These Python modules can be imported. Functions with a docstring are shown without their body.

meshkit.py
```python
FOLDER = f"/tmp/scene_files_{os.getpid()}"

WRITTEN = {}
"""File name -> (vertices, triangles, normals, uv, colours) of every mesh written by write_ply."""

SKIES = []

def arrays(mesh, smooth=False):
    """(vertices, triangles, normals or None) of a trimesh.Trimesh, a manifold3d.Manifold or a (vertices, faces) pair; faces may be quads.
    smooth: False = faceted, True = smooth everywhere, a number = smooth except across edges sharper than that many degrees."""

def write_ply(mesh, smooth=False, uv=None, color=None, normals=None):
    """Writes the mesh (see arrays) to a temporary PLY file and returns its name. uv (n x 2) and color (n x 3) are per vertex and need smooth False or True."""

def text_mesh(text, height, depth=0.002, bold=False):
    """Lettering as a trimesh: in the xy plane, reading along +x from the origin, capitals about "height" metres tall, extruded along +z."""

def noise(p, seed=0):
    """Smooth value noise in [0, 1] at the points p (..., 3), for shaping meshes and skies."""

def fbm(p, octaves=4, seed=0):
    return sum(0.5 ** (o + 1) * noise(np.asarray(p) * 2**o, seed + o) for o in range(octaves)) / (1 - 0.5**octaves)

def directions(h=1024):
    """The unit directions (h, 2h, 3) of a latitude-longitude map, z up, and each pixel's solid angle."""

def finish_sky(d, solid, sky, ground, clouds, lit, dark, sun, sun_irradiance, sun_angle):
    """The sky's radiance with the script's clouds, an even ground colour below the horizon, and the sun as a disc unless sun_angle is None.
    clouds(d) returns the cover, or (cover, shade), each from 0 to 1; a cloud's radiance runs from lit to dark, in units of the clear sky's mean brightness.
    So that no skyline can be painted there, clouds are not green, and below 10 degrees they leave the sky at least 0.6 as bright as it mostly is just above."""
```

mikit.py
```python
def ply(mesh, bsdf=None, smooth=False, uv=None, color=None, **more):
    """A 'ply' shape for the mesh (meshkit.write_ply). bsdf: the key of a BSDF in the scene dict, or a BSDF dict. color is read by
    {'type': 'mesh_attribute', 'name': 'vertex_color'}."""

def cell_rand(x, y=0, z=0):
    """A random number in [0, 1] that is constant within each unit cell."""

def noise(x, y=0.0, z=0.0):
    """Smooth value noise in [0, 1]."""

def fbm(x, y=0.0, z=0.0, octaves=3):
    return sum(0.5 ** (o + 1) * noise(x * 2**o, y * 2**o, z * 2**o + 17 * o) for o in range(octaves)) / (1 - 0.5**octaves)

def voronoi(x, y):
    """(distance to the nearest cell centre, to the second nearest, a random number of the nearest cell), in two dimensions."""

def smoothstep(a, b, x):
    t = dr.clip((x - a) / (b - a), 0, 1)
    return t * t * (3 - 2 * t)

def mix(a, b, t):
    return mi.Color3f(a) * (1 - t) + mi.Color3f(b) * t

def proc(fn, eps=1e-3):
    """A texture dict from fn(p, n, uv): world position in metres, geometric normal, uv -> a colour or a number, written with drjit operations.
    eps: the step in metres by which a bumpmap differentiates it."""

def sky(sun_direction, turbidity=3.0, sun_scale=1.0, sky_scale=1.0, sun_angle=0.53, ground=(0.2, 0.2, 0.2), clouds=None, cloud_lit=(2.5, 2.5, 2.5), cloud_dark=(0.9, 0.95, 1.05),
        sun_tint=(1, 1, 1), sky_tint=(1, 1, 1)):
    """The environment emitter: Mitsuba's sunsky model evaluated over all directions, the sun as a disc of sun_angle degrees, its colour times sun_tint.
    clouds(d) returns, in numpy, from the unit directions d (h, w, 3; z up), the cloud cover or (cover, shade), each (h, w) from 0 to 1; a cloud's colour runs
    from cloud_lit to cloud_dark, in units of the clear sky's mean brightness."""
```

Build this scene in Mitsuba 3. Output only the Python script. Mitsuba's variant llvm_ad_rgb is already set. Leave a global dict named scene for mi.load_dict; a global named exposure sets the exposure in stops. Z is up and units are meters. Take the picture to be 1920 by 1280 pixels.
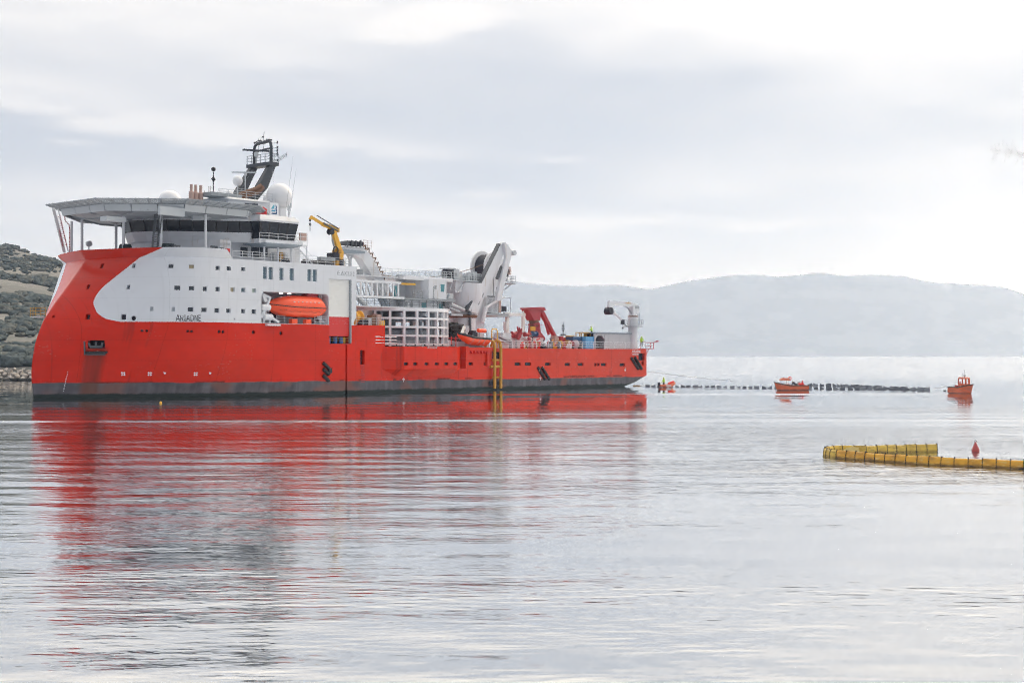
import math, random
import numpy as np, trimesh, mitsuba as mi, drjit as dr, mikit, meshkit
import manifold3d as m3
from scipy.interpolate import PchipInterpolator
from mikit import proc, noise, fbm, voronoi, smoothstep, mix, cell_rand
T = mi.ScalarTransform4f
scene, labels = {}, {}
exposure = 2.87

# ------------------------------------------------------------------ camera, sky, air
EYE = 5.2                                     # metres above the water
scene['camera'] = {'type': 'thinlens', 'fov': math.degrees(2 * math.atan(960 / 2667)), 'fov_axis': 'x', 'near_clip': 0.5, 'far_clip': 30000.0,
                   'aperture_radius': 0.0045, 'focus_distance': 190.0,
                   'to_world': T().look_at(origin=[0, 0, EYE], target=[0, 100, EYE + 100 * 27.5 / 2667], up=[0, 0, 1]), 'medium': {'type': 'ref', 'id': 'air'}}


def clouds(d):
    el = np.degrees(np.arcsin(np.clip(d[..., 2], -1, 1)))
    az = np.degrees(np.arctan2(d[..., 0], d[..., 1]))
    p = np.stack([az / 9.0, el / 2.2, 0 * az], -1)
    w1 = meshkit.fbm(p, 4, 3) - .5
    w2 = meshkit.fbm(np.stack([az / 3.2, el / .55, 0 * az + 4], -1), 5, 8) - .5
    w3 = meshkit.fbm(np.stack([az / 14., el / 5., 0 * az + 9], -1), 4, 21) - .5
    a, e = az + 3.0 * w1, el + 1.3 * w3 + .8 * w2

    def band(e0, w, slope=0.0, a0=-99, a1=99, soft=6.0):
        c = e0 + slope * az
        g = np.exp(-((e - c) / w) ** 2)
        return g / (1 + np.exp(-(a - a0) / soft * 4)) / (1 + np.exp((a - a1) / soft * 4))
    def streak(a0, e0, la, le, tilt, k):                     # a torn lens of cloud: sharp below, feathered above
        u, q = (az - a0) / la, (el - e0 - tilt * (az - a0)) / le + 2.2 * w2 + .9 * w3
        q = np.where(q < 0, q * 1.9, q * .8)
        return k * np.exp(-np.abs(u) ** 3 - q * q)
    wht = streak(-17, 9.3, 9.5, .62, -.085, 1.0) + streak(-9.5, 8.35, 8, .40, -.05, .8) + streak(-20, 10.3, 6, .5, -.06, .5)
    wht = wht + streak(-12, 6.25, 9, .62, -.02, .9) + streak(-1, 5.5, 6.5, .45, -.03, .75) + streak(-16, 5.0, 9, .8, 0, .75) + streak(-3, 4.6, 11, .55, 0, .6)
    wht = wht + streak(3.2, 5.35, 4, .22, .03, .8) + streak(10, 5.2, 3.0, .18, .02, .9) + streak(16, 5.1, 3.5, .2, -.01, .6) + streak(1.4, 7.8, 1.6, .12, 0, .7) + streak(-17.2, 8.1, .9, .10, 0, .8) + streak(-.8, 6.45, 1.3, .16, .02, .8)
    wht = wht + .85 * np.exp(-((e - 2.9) / 1.6) ** 2)
    lens = np.exp(-(((az + 3.3) / 2.5) ** 2 + ((el - 13.2 - .12 * (az + 3.3) + .8 * w2) / .6) ** 2) ** 1.5)
    wht = np.maximum(wht, 1.35 * lens)
    wht = wht + .75 / (1 + np.exp(-(e - 12.6 + 1.2 * np.tanh((az - 2) / 5) + 1.5 * w1) / .5)) + .85 / (1 + np.exp(-(a + 6) / -2.5)) / (1 + np.exp(-(e - 10.2) / .6))
    wht = wht + 1.0 / (1 + np.exp(-(az + .45 * (el - 7) - 12.5 + 7 * w1) / 2.4))      # bright towards the hidden sun
    wht = wht + .55 * np.exp(-((az - 6.5) / 4) ** 2 - ((e - 6.9) / 1.0) ** 2)
    wht = np.clip(wht + .8 * w2 * (.35 + wht) + .35 * w1, 0, 1.2)
    # the light comes from ahead: the overcast brightens upwards and towards the hidden sun, and is duller behind the camera
    over = np.clip((el - 9.5) / 28, 0, 1) ** 1.3
    ahead = .5 + .5 * (.45 * d[..., 0] + .89 * d[..., 1]) / np.maximum(np.hypot(d[..., 0], d[..., 1]), 1e-6)
    shade = 1 - SK[0] * wht - over * (SK[2] + (SK[1] - SK[2]) * ahead ** 1.7)
    return np.ones_like(el), np.clip(shade, 0, 1)


SK = (0.104, 0.98, 0.0)
SUN = (0.62, 0.72, 0.60)
scene['sky'] = mikit.sky(SUN, turbidity=4, sun_scale=0.12, sky_scale=1.0, sun_angle=14, clouds=clouds, cloud_lit=(4.2, 3.80, 3.22), cloud_dark=(0.69, 0.755, 0.88), sun_tint=(1, .96, .9), ground=(.25, .28, .3))
scene['air'] = {'type': 'homogeneous', 'albedo': {'type': 'rgb', 'value': [.85, .885, .94]}, 'phase': {'type': 'hg', 'g': .7}, 'sigma_t': {'type': 'rgb', 'value': [0.53e-4, 0.63e-4, 0.80e-4]}}
scene['haze'] = {'type': 'cube', 'to_world': T().translate([0, 8500, 498]).scale([11500, 11000, 502]), 'bsdf': {'type': 'null'}, 'interior': {'type': 'ref', 'id': 'air'}}
labels['haze'] = {'label': 'pale blue haze over the bay fading the far hills', 'category': 'haze', 'kind': 'stuff'}

# ------------------------------------------------------------------ ship frame: x forward, y to port, z up
FW, PN = np.array([-0.65960834, -0.7516095]), np.array([0.7516095, -0.65960834])
C0 = np.array([-32.45593372, 203.24487751])
SHIP = T(np.array([[FW[0], PN[0], 0, C0[0]], [FW[1], PN[1], 0, C0[1]], [0, 0, 1, 0], [0, 0, 0, 1.0]]))


def ship_xyz(p):
    dx, dy = p.x - float(C0[0]), p.y - float(C0[1])
    return dx * float(FW[0]) + dy * float(FW[1]), dx * float(PN[0]) + dy * float(PN[1]), p.z


# ------------------------------------------------------------------ materials
def rgb(c): return {'type': 'rgb', 'value': list(map(float, c))}


def mat(name, base, rough=.5, spec=.5, metal=0.0, **k):
    scene[name] = {'type': 'twosided', 'b': {'type': 'principled', 'base_color': base if isinstance(base, dict) else rgb(base), 'roughness': rough, 'specular': spec, 'metallic': metal, **k}}


ZB = [9.47, 9.67, 10.14, 10.81, 11.69, 12.5, 13.65, 15.07, 16.41, 17.76, 18.9]
XB = [30.82, 31.64, 32.18, 32.44, 32.42, 32.09, 31.34, 30.12, 28.96, 27.82, 26.9]
zb_ = np.linspace(ZB[0], ZB[-1], 30)
XB, ZB = [float(q) for q in PchipInterpolator(ZB, XB)(zb_)], [float(q) for q in zb_]
ANCHOR_X = (32.51, 6.03)[0]


def hull_paint(p, n, uv):
    X, Y, Z = ship_xyz(p)
    xb = mi.Float(XB[0])
    for i in range(len(ZB) - 1):
        t = dr.clip((Z - ZB[i]) / (ZB[i + 1] - ZB[i]), 0, 1)
        xb = dr.select(Z > ZB[i], XB[i] * (1 - t) + XB[i + 1] * t, xb)
    white = (Z > 9.47) & (X < xb) & (X > -2.78)
    big = fbm(X * .11, Z * .16, 3.0)
    streak = fbm(X * 2.1, Z * .12, 7.0)
    fine = fbm(X * 1.3, Z * 1.6, 11.0)
    red = mix((.53, .018, .0045), (.55, .046, .022), smoothstep(10., -60., X + 30 * (big - .5)))
    red = red * (.83 + .34 * big) * (.95 + .10 * fine)
    # plate seams
    sx, sz = X / 7.3 + .37, Z / 2.6 + .21
    seam = dr.maximum(smoothstep(.006, .0015, dr.abs(sx - dr.round(sx))), .7 * smoothstep(.014, .004, dr.abs(sz - dr.round(sz))))
    red = red * (1 - .24 * seam)
    drip = smoothstep(.60, .74, fbm(X * 2.6, Z * .10, 17.0)) * smoothstep(.45, .65, fbm(X * .2, Z * .2, 19.0))
    red = mix(red, mi.Color3f(.22, .018, .012), .40 * drip)
    # scuffs and chips near the waterline and along the flank
    chip = smoothstep(.86, .89, noise(X * 5.1, Z * 6.2, 2.0)) * smoothstep(.55, .75, fbm(X * .5, Z * .5, 5.0)) * smoothstep(9.4, 8.0, Z)
    red = mix(red, mi.Color3f(.45, .33, .30), .28 * chip)
    rust = smoothstep(1.68, 1.8, Z) * smoothstep(2.2, 1.95, Z + .2 * fbm(X * .8, 0.0, 4.0)) * smoothstep(.50, .60, fbm(X * .35, 1.0, 9.0))
    red = mix(red, mi.Color3f(.05, .022, .02), .8 * rust)
    # rusty run under the anchor pocket
    an = smoothstep(1.25, .5, dr.abs(X - ANCHOR_X)) * smoothstep(6.6, 6.0, Z)
    red = mix(red, mi.Color3f(.10, .025, .018), an * (.35 + .5 * streak))
    # weathered boot-topping
    top = mix(mi.Color3f(1.85), mi.Color3f(1.62), smoothstep(20., -50., X)).x + .18 * (fbm(X * .6, 0.0, 2.0) - .5)
    boot = mix((.070, .067, .080), (.112, .108, .122), smoothstep(.3, .8, .45 * streak + .55 * fbm(X * .7, Z * .3, 27.0))) * (.75 + .5 * fine)
    boot = mix(boot, mi.Color3f(.17, .075, .06), .7 * smoothstep(.52, .72, fbm(X * .33, Z * .3, 31.0)))
    boot = mix(boot, mi.Color3f(.13, .045, .025), .7 * an)
    low = mix(red, boot, smoothstep(top + .05, top - .05, Z))
    weed = smoothstep(.62, .35, Z + .25 * (fine - .5))
    low = mix(low, mi.Color3f(.013, .022, .022), weed)
    wh = mi.Color3f(.60, .63, .68) * (.95 + .07 * big) * (1 - .03 * smoothstep(.58, .75, fbm(X * 3.4, Z * .22, 13.0)))
    wh = wh * (1 - .10 * seam)
    return dr.select(white, wh, low)


mat('hull_coat', proc(hull_paint), .20, .25)


def hull_dents(p, n, uv):
    X, Y, Z = ship_xyz(p)
    u, w = X / 2.43 + .37, Z / 1.3 + .21
    pan = (u - dr.floor(u)) * (1 - (u - dr.floor(u))) * (w - dr.floor(w)) * (1 - (w - dr.floor(w)))
    return -.030 * pan * cell_rand(dr.floor(u), dr.floor(w), 3) + .004 * noise(X * 1.1, Y * .8, Z * 1.1)


scene['hull_paint'] = {'type': 'bumpmap', 'scale': 1.0, 'height': proc(hull_dents, eps=.03), 'bsdf': scene.pop('hull_coat')}


def white_paint(p, n, uv):
    X, Y, Z = ship_xyz(p)
    g = fbm(X * .5, Y * .5, Z * .5)
    s = smoothstep(.55, .8, fbm((X + Y) * 3.0, Z * .25, 3.0))
    r = smoothstep(.70, .80, fbm((X - Y) * 2.0, Z * .35, 23.0))
    return mix(mi.Color3f(.57, .60, .645) * (.9 + .16 * g), mi.Color3f(.42, .34, .27), .18 * s + .35 * r)


mat('white_paint', proc(white_paint), .4)
mat('plain_white', (.57, .60, .64), .45)
mat('bright_white', (.62, .645, .685), .4)
mat('pale_grey', (.42, .455, .49), .5)
mat('mid_grey', (.26, .29, .32), .5)
mat('cover_teal', (.022, .038, .046), .7)
mat('dark_grey', (.075, .085, .10), .5)
mat('mast_grey', (.035, .045, .06), .5)
mat('blue_grey', (.20, .25, .30), .5)
mat('black_rubber', (.016, .017, .022), .6)
mat('dark_glass', (.012, .018, .028), .12, .5)
mat('hull_glass', (.05, .065, .085), .12, .5)
mat('blue_glass', (.10, .16, .20), .12, .5)
mat('teal_glass', (.06, .22, .26), .15, .5)
mat('tan_curtain', (.42, .36, .24), .4)
mat('green_curtain', (.45, .52, .47), .3)
mat('yellow_paint', (.62, .34, .035), .45)
mat('rusty_yellow', (.42, .22, .03), .6)
mat('brown_rust', (.16, .09, .06), .7)
mat('pinkish_brown', (.40, .28, .25), .7)
mat('maroon_paint', (.34, .035, .045), .45)
mat('signal_red', (.60, .03, .03), .4)
mat('lifeboat_orange', (.80, .085, .025), .38)


def boat_paint(p, n, uv):
    a = fbm(p.x * 1.7, p.y * 1.7, p.z * 4.0)
    c = mix((.56, .115, .040), (.42, .10, .05), smoothstep(.35, .65, a))
    c = mix(c, mi.Color3f(.28, .22, .2), .6 * smoothstep(.68, .76, fbm(p.x * 6.0, p.y * 6.0, p.z * 9.0)))
    return mix(c, mi.Color3f(.03, .03, .035), smoothstep(.16, .05, p.z) * .8)


mat('boat_orange', proc(boat_paint), .5)
mat('door_red', (.56, .03, .026), .45)
mat('door_white', (.66, .67, .66), .5)
mat('deep_blue', (.03, .09, .20), .45)
mat('sky_blue', (.12, .38, .66), .45)
mat('navy', (.012, .016, .03), .6)
mat('drum_blue', (.035, .14, .42), .35)
mat('hivis', (.42, .68, .06), .7)
mat('skin', (.42, .24, .17), .6)
mat('navy_cloth', (.02, .026, .045), .8)
mat('red_cloth', (.62, .03, .025), .75)
mat('pale_cloth', (.45, .45, .46), .8)
mat('float_rubber', (.085, .10, .125), .55)
mat('float_pale', (.16, .18, .21), .55)
mat('rope', (.20, .18, .16), .8)
mat('logo_teal', (.07, .34, .46), .4)
mat('logo_blue', (.03, .24, .42), .4)
mat('logo_navy', (.02, .06, .16), .4)
mat('lamp_lit', (.9, .9, .9), .4)
scene['pane'] = {'type': 'thindielectric', 'int_ior': 1.5}
mat('buoy_red', (.36, .06, .06), .5)

# ------------------------------------------------------------------ mesh helpers: a mesh is (vertices, triangles)


def join(*ms):
    vs, fs, k = [], [], 0
    for m in ms:
        if isinstance(m, list):
            m = join(*m)
        v, f = (m.vertices, m.faces) if hasattr(m, 'vertices') else m
        vs.append(np.asarray(v, float)); fs.append(np.asarray(f) + k); k += len(v)
    return np.vstack(vs), np.vstack(fs)


BOXF = np.array([[0, 2, 1], [0, 3, 2], [4, 5, 6], [4, 6, 7], [0, 1, 5], [0, 5, 4], [1, 2, 6], [1, 6, 5], [2, 3, 7], [2, 7, 6], [3, 0, 4], [3, 4, 7]])


def bx(x0, x1, y0, y1, z0, z1):
    x0, x1, y0, y1, z0, z1 = min(x0, x1), max(x0, x1), min(y0, y1), max(y0, y1), min(z0, z1), max(z0, z1)
    return np.array([[x0, y0, z0], [x1, y0, z0], [x1, y1, z0], [x0, y1, z0], [x0, y0, z1], [x1, y0, z1], [x1, y1, z1], [x0, y1, z1]], float), BOXF


def frame(t):
    t = np.asarray(t, float) / np.linalg.norm(t)
    a = np.cross([0, 0, 1.0] if abs(t[2]) < .95 else [0, 1.0, 0], t)
    a /= np.linalg.norm(a)
    return t, a, np.cross(t, a)


def beam(p, q, w, h=None, w2=None, h2=None):
    p, q = np.asarray(p, float), np.asarray(q, float)
    h = w if h is None else h
    w2, h2 = w if w2 is None else w2, h if h2 is None else h2
    t, a, b = frame(q - p)
    v = [c + sx * a * ww / 2 + sy * b * hh / 2 for c, ww, hh in ((p, w, h), (q, w2, h2)) for sx, sy in ((-1, -1), (1, -1), (1, 1), (-1, 1))]
    return np.array(v), BOXF


def loft(rings, cap=True):
    rings = [np.asarray(r, float) for r in rings]
    n, f = len(rings[0]), []
    for k in range(len(rings) - 1):
        for i in range(n):
            j = (i + 1) % n
            f += [[k * n + i, k * n + j, (k + 1) * n + j], [k * n + i, (k + 1) * n + j, (k + 1) * n + i]]
    v = np.vstack(rings)
    if cap:
        c = len(v)
        v = np.vstack([v, rings[0].mean(0), rings[-1].mean(0)])
        for i in range(n):
            j = (i + 1) % n
            f += [[c, j, i], [c + 1, (len(rings) - 1) * n + i, (len(rings) - 1) * n + j]]
    return v, np.array(f)


def tube(p, q, r, r2=None, n=8):
    p, q = np.asarray(p, float), np.asarray(q, float)
    r2 = r if r2 is None else r2
    t, a, b = frame(q - p)
    ang = np.arange(n) * 2 * np.pi / n
    c = np.cos(ang)[:, None] * a + np.sin(ang)[:, None] * b
    return loft([p + r * c, q + r2 * c])


def sweep(pts, r, n=6, closed=False, sy=1.0):
    p = np.asarray(pts, float)
    if closed:
        p = np.vstack([p, p[:1]])
    t = np.gradient(p, axis=0)
    if closed:
        t[0] = t[-1] = p[1] - p[-2]
    rr = np.broadcast_to(r, (len(p),))
    ang = np.arange(n) * 2 * np.pi / n + np.pi / n
    rings, a = [], None
    for k in range(len(p)):
        tt = t[k] / np.linalg.norm(t[k])
        if a is None:
            _, a, _ = frame(tt)
        a = a - tt * (a @ tt); a /= np.linalg.norm(a)
        b = np.cross(tt, a)
        rings.append(p[k] + rr[k] * (np.cos(ang)[:, None] * a + sy * np.sin(ang)[:, None] * b))
    return loft(rings, cap=not closed)


def prism(poly, y0, y1):
    "outline in (x, z) extruded across y"
    from shapely.geometry import Polygon
    m = trimesh.creation.extrude_polygon(Polygon(poly), y1 - y0, engine='earcut')
    v = np.asarray(m.vertices)
    return np.stack([v[:, 0], y0 + v[:, 2], v[:, 1]], 1), np.asarray(m.faces)[:, ::-1]


def plan(poly, z0, z1):
    "outline in (x, y) extruded up"
    from shapely.geometry import Polygon
    m = trimesh.creation.extrude_polygon(Polygon(poly), z1 - z0, engine='earcut')
    return np.asarray(m.vertices) + [0, 0, z0], np.asarray(m.faces)


def turn(profile, c, n=24, axis='z'):
    "profile of (radius, height) turned about an upright axis through c"
    ang = np.arange(n) * 2 * np.pi / n
    v, f = loft([np.stack([r * np.cos(ang), r * np.sin(ang), 0 * ang + z], 1) for r, z in profile])
    if axis == 'y':
        v = v[:, [0, 2, 1]]; f = f[:, ::-1]
    if axis == 'x':
        v = v[:, [2, 0, 1]]
    return v + np.asarray(c, float), f


def ball(c, r, sub=2, squash=(1, 1, 1)):
    m = trimesh.creation.icosphere(sub, r)
    return np.asarray(m.vertices) * np.asarray(squash) + np.asarray(c, float), np.asarray(m.faces)


def oct_(x, y, a, z, n=8, rot=np.pi / 8):
    k = np.arange(n) * 2 * np.pi / n + rot
    r = a / np.cos(np.pi / n)
    return np.stack([x + r * np.cos(k), y + r * np.sin(k), 0 * k + z], 1)


def rail(pts, h=1.1, step=1.6, r=.045, bars=3):
    pts = [np.asarray(p, float) for p in pts]
    out = []
    for p, q in zip(pts[:-1], pts[1:]):
        for k in range(bars):
            up = np.array([0, 0, h * (k + 1) / bars])
            out.append(beam(p + up, q + up, r, r))
        n = max(1, int(round(np.linalg.norm(q - p) / step)))
        for i in range(n + 1):
            c = p + (q - p) * i / n
            out.append(beam(c, c + [0, 0, h], r, r))
    return join(*out)


def ladder(p, q, w, side, step=.35, r=.03):
    p, q, s = np.asarray(p, float), np.asarray(q, float), np.asarray(side, float) * w / 2
    n = max(2, int(np.linalg.norm(q - p) / step))
    return join(beam(p - s, q - s, r * 2), beam(p + s, q + s, r * 2), *[beam(p + (q - p) * i / n - s, p + (q - p) * i / n + s, r) for i in range(1, n)])


def arc(c, r, a0, a1, n, plane='xz'):
    a = np.linspace(a0, a1, n)
    o = np.zeros((n, 3)) + np.asarray(c, float)
    i, j = {'xz': (0, 2), 'xy': (0, 1), 'yz': (1, 2)}[plane]
    o[:, i] += r * np.cos(a); o[:, j] += r * np.sin(a)
    return o


def man(m):
    v, f = m
    return m3.Manifold(m3.Mesh(vert_properties=np.asarray(v, np.float32), tri_verts=np.asarray(f, np.uint32)))


def numbered(key):
    if key not in scene and key not in labels:
        return key
    i = 1
    while f'{key}_{i:03d}' in scene or f'{key}_{i:03d}' in labels:
        i += 1
    return f'{key}_{i:03d}'


def obj(key, mesh, m, smooth=False, ship=False, label=None, cat=None, group=None, kind=None, tw=None):
    key = numbered(key)
    scene[key] = mikit.ply(mesh, m, smooth=smooth)
    if ship:
        scene[key]['to_world'] = SHIP
    if tw is not None:
        scene[key]['to_world'] = tw
    d = {k: v for k, v in (('label', label), ('category', cat), ('group', group), ('kind', kind)) if v}
    if d:
        labels[key] = d
    return key


def thing(name, label, cat, group=None):
    key = numbered(name)
    labels[key] = {'label': label, 'category': cat}
    if group:
        labels[key]['group'] = group
    return key


def P(name, mesh, m, smooth=False, label=None, kind=None):
    return obj('cable_ship__' + name, mesh, m, smooth, True, label, kind=kind)


def shift(mesh, d): return np.asarray(mesh[0]) + np.asarray(d, float), mesh[1]


def place(mesh, M):
    v, f = (mesh.vertices, mesh.faces) if hasattr(mesh, 'vertices') else mesh
    return np.asarray(v) @ M[:3, :3].T + M[:3, 3], np.asarray(f)


def offset(poly, d):
    "moves the corners of a counter-clockwise (x, y) outline outwards"
    p = np.asarray(poly, float)
    e0 = p - np.roll(p, 1, 0); e1 = np.roll(p, -1, 0) - p
    n0 = np.stack([e0[:, 1], -e0[:, 0]], 1) / np.linalg.norm(e0, axis=1)[:, None]
    n1 = np.stack([e1[:, 1], -e1[:, 0]], 1) / np.linalg.norm(e1, axis=1)[:, None]
    s = n0 + n1
    return p + d * s / np.maximum((s * n0).sum(1), .5)[:, None]


def ring(poly, z): return np.column_stack([poly, np.full(len(poly), z)])


# ------------------------------------------------------------------ the water
def wave_height(x, y, cut):
    "sum of long-crested waves; cut is the shortest wavelength that the sheet can carry there"
    rng = np.random.default_rng(5)
    z = np.zeros_like(x)
    patch = meshkit.fbm(np.stack([x / 60, y / 14, 0 * x], -1), 3, 4)
    patch2 = meshkit.fbm(np.stack([x / 25, y / 5, 0 * x + 3], -1), 3, 14)
    for lam in np.geomspace(.55, 45, 74):
        lam = lam * rng.uniform(.93, 1.07)
        th = rng.normal(0, .30 if lam > 2 else .6) + .04
        ph = rng.uniform(0, 2 * np.pi)
        slope = .0105 if lam < 1.6 else .0062
        if 2.9 < lam < 4.4:
            slope = .0085
        if lam > 5:
            slope = .009 * np.clip((y - 12 * lam) / (20 * lam), 0, 1) * (1 + 1.8 * np.clip((y - 240) / 250, 0, 1))
        k = 2 * np.pi / lam
        w = np.clip((lam / cut - 1.0) / 1.0, 0, 1)
        mod = (.25 + 1.3 * patch) * (.45 + .55 * np.clip((y - 25) / 45, 0, 1)) if lam > 1.6 else np.clip(2.6 * patch2 - .45, .12, 2)
        z += w * mod * slope / k * np.sin(k * (x * np.sin(th) + y * np.cos(th)) + ph + 1.5 * patch)
    for y0, sl, amp, wid, x0, x1 in ((114.5, .045, .11, 1.3, -70, 35), (128, .03, .035, 1.2, -60, 40), (192, .05, .10, 2.2, -10, 60)):
        yy = y - y0 - sl * x - 2.5 * (meshkit.fbm(np.stack([x / 18, 0 * x, 0 * x + y0], -1), 3, 6) - .5)
        z += amp * np.exp(-(yy / wid) ** 2) / (1 + np.exp(-(x - x0) / 4)) / (1 + np.exp((x - x1) / 4)) * (.5 + patch2)
    return z


rows = np.concatenate([[-1900, -600, -150, -40, 0, 10], np.geomspace(15, 14600, 1560), [14800]])
core = np.linspace(-.46, .46, 300)[None, :] * np.maximum(rows, 30)[:, None]
out = np.array([.015, .05, .14, .4, 1.0])[None, :]
side = core[:, -1:] + (11000 - core[:, -1:]) * out
gx = np.hstack([-side[:, ::-1], core, side])
inside = (np.arange(gx.shape[1]) > 5) & (np.arange(gx.shape[1]) < gx.shape[1] - 6)
gy = np.broadcast_to(rows[:, None], gx.shape)
gz = wave_height(gx, gy, np.maximum(.03 * gy, .5)) * (gy > 14) * inside[None, :]
step_ = np.gradient(rows)[:, None]                       # short chop of the open bay, one facet per cell of the sheet
gz = gz + np.random.default_rng(8).normal(size=gz.shape) * np.minimum(.032 * step_, 1.1) * np.clip((gy - 230) / 260, 0, 1) * inside[None, :]
R_, C_ = gx.shape
ii = (np.arange(R_ - 1)[:, None] * C_ + np.arange(C_ - 1)[None, :]).ravel()
wf = np.vstack([np.stack([ii, ii + 1, ii + C_ + 1], 1), np.stack([ii, ii + C_ + 1, ii + C_], 1)])


def ripples(p, n, uv):
    x, y = p.x, p.y
    fade = (smoothstep(175., 45., y) * .68 + .10 * smoothstep(300., 100., y)) * (.78 + .22 * smoothstep(28., 60., y))
    patch = fbm(x * .05, y * .16, 2.0)
    w = x * .5 * (noise(x * .2, y * .5) - .5) * 0 + .8 * noise(x * .35, y * .9, 5.0)
    a = noise(x * .6 + w, y * 2.1 + .7 * w, 12.0) * .9 * smoothstep(25., 60., y) + noise(x * 1.5 + 2 * w, y * 4.6 + w, 1.0) * .50 + noise(x * 3.4 + w, y * 9.7 - w, 8.0) * .23 + noise(x * 8.0, y * 19.0, 3.0) * .085
    return a * fade * dr.clip(2.4 * patch - .45, .34, 1.6) * WAVE


WAVE = .040
scene['water_skin'] = {'type': 'bumpmap', 'scale': 1.0, 'height': proc(ripples, eps=.01),
                       'bsdf': {'type': 'blendbsdf', 'weight': .64, 'body': {'type': 'plastic', 'int_ior': 1.4, 'diffuse_reflectance': rgb((.020, .032, .040)), 'nonlinear': False},
                                                               'film': {'type': 'conductor', 'material': 'none', 'specular_reflectance': rgb((.97, .97, .97))}}}
scene['far_water_skin'] = {**scene['water_skin']['bsdf'], 'weight': .68}
sv = np.stack([gx, gy, gz], -1).reshape(-1, 3)
split = int(np.searchsorted(rows, 150))
rowi = np.concatenate([ii // C_, ii // C_])
for nm_, keep, m_, sm_, lb_ in (('sea', rowi < split, 'water_skin', True, 'calm pale water of the bay with long ripples'), ('outer_sea', rowi >= split, 'far_water_skin', False, 'pale far water of the bay reaching to the mountains')):
    fk = wf[keep]; use = np.unique(fk); back_ = np.zeros(len(sv), int); back_[use] = np.arange(len(use))
    obj(nm_, (sv[use], back_[fk]), m_, smooth=sm_, kind='structure', label=lb_)

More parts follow.
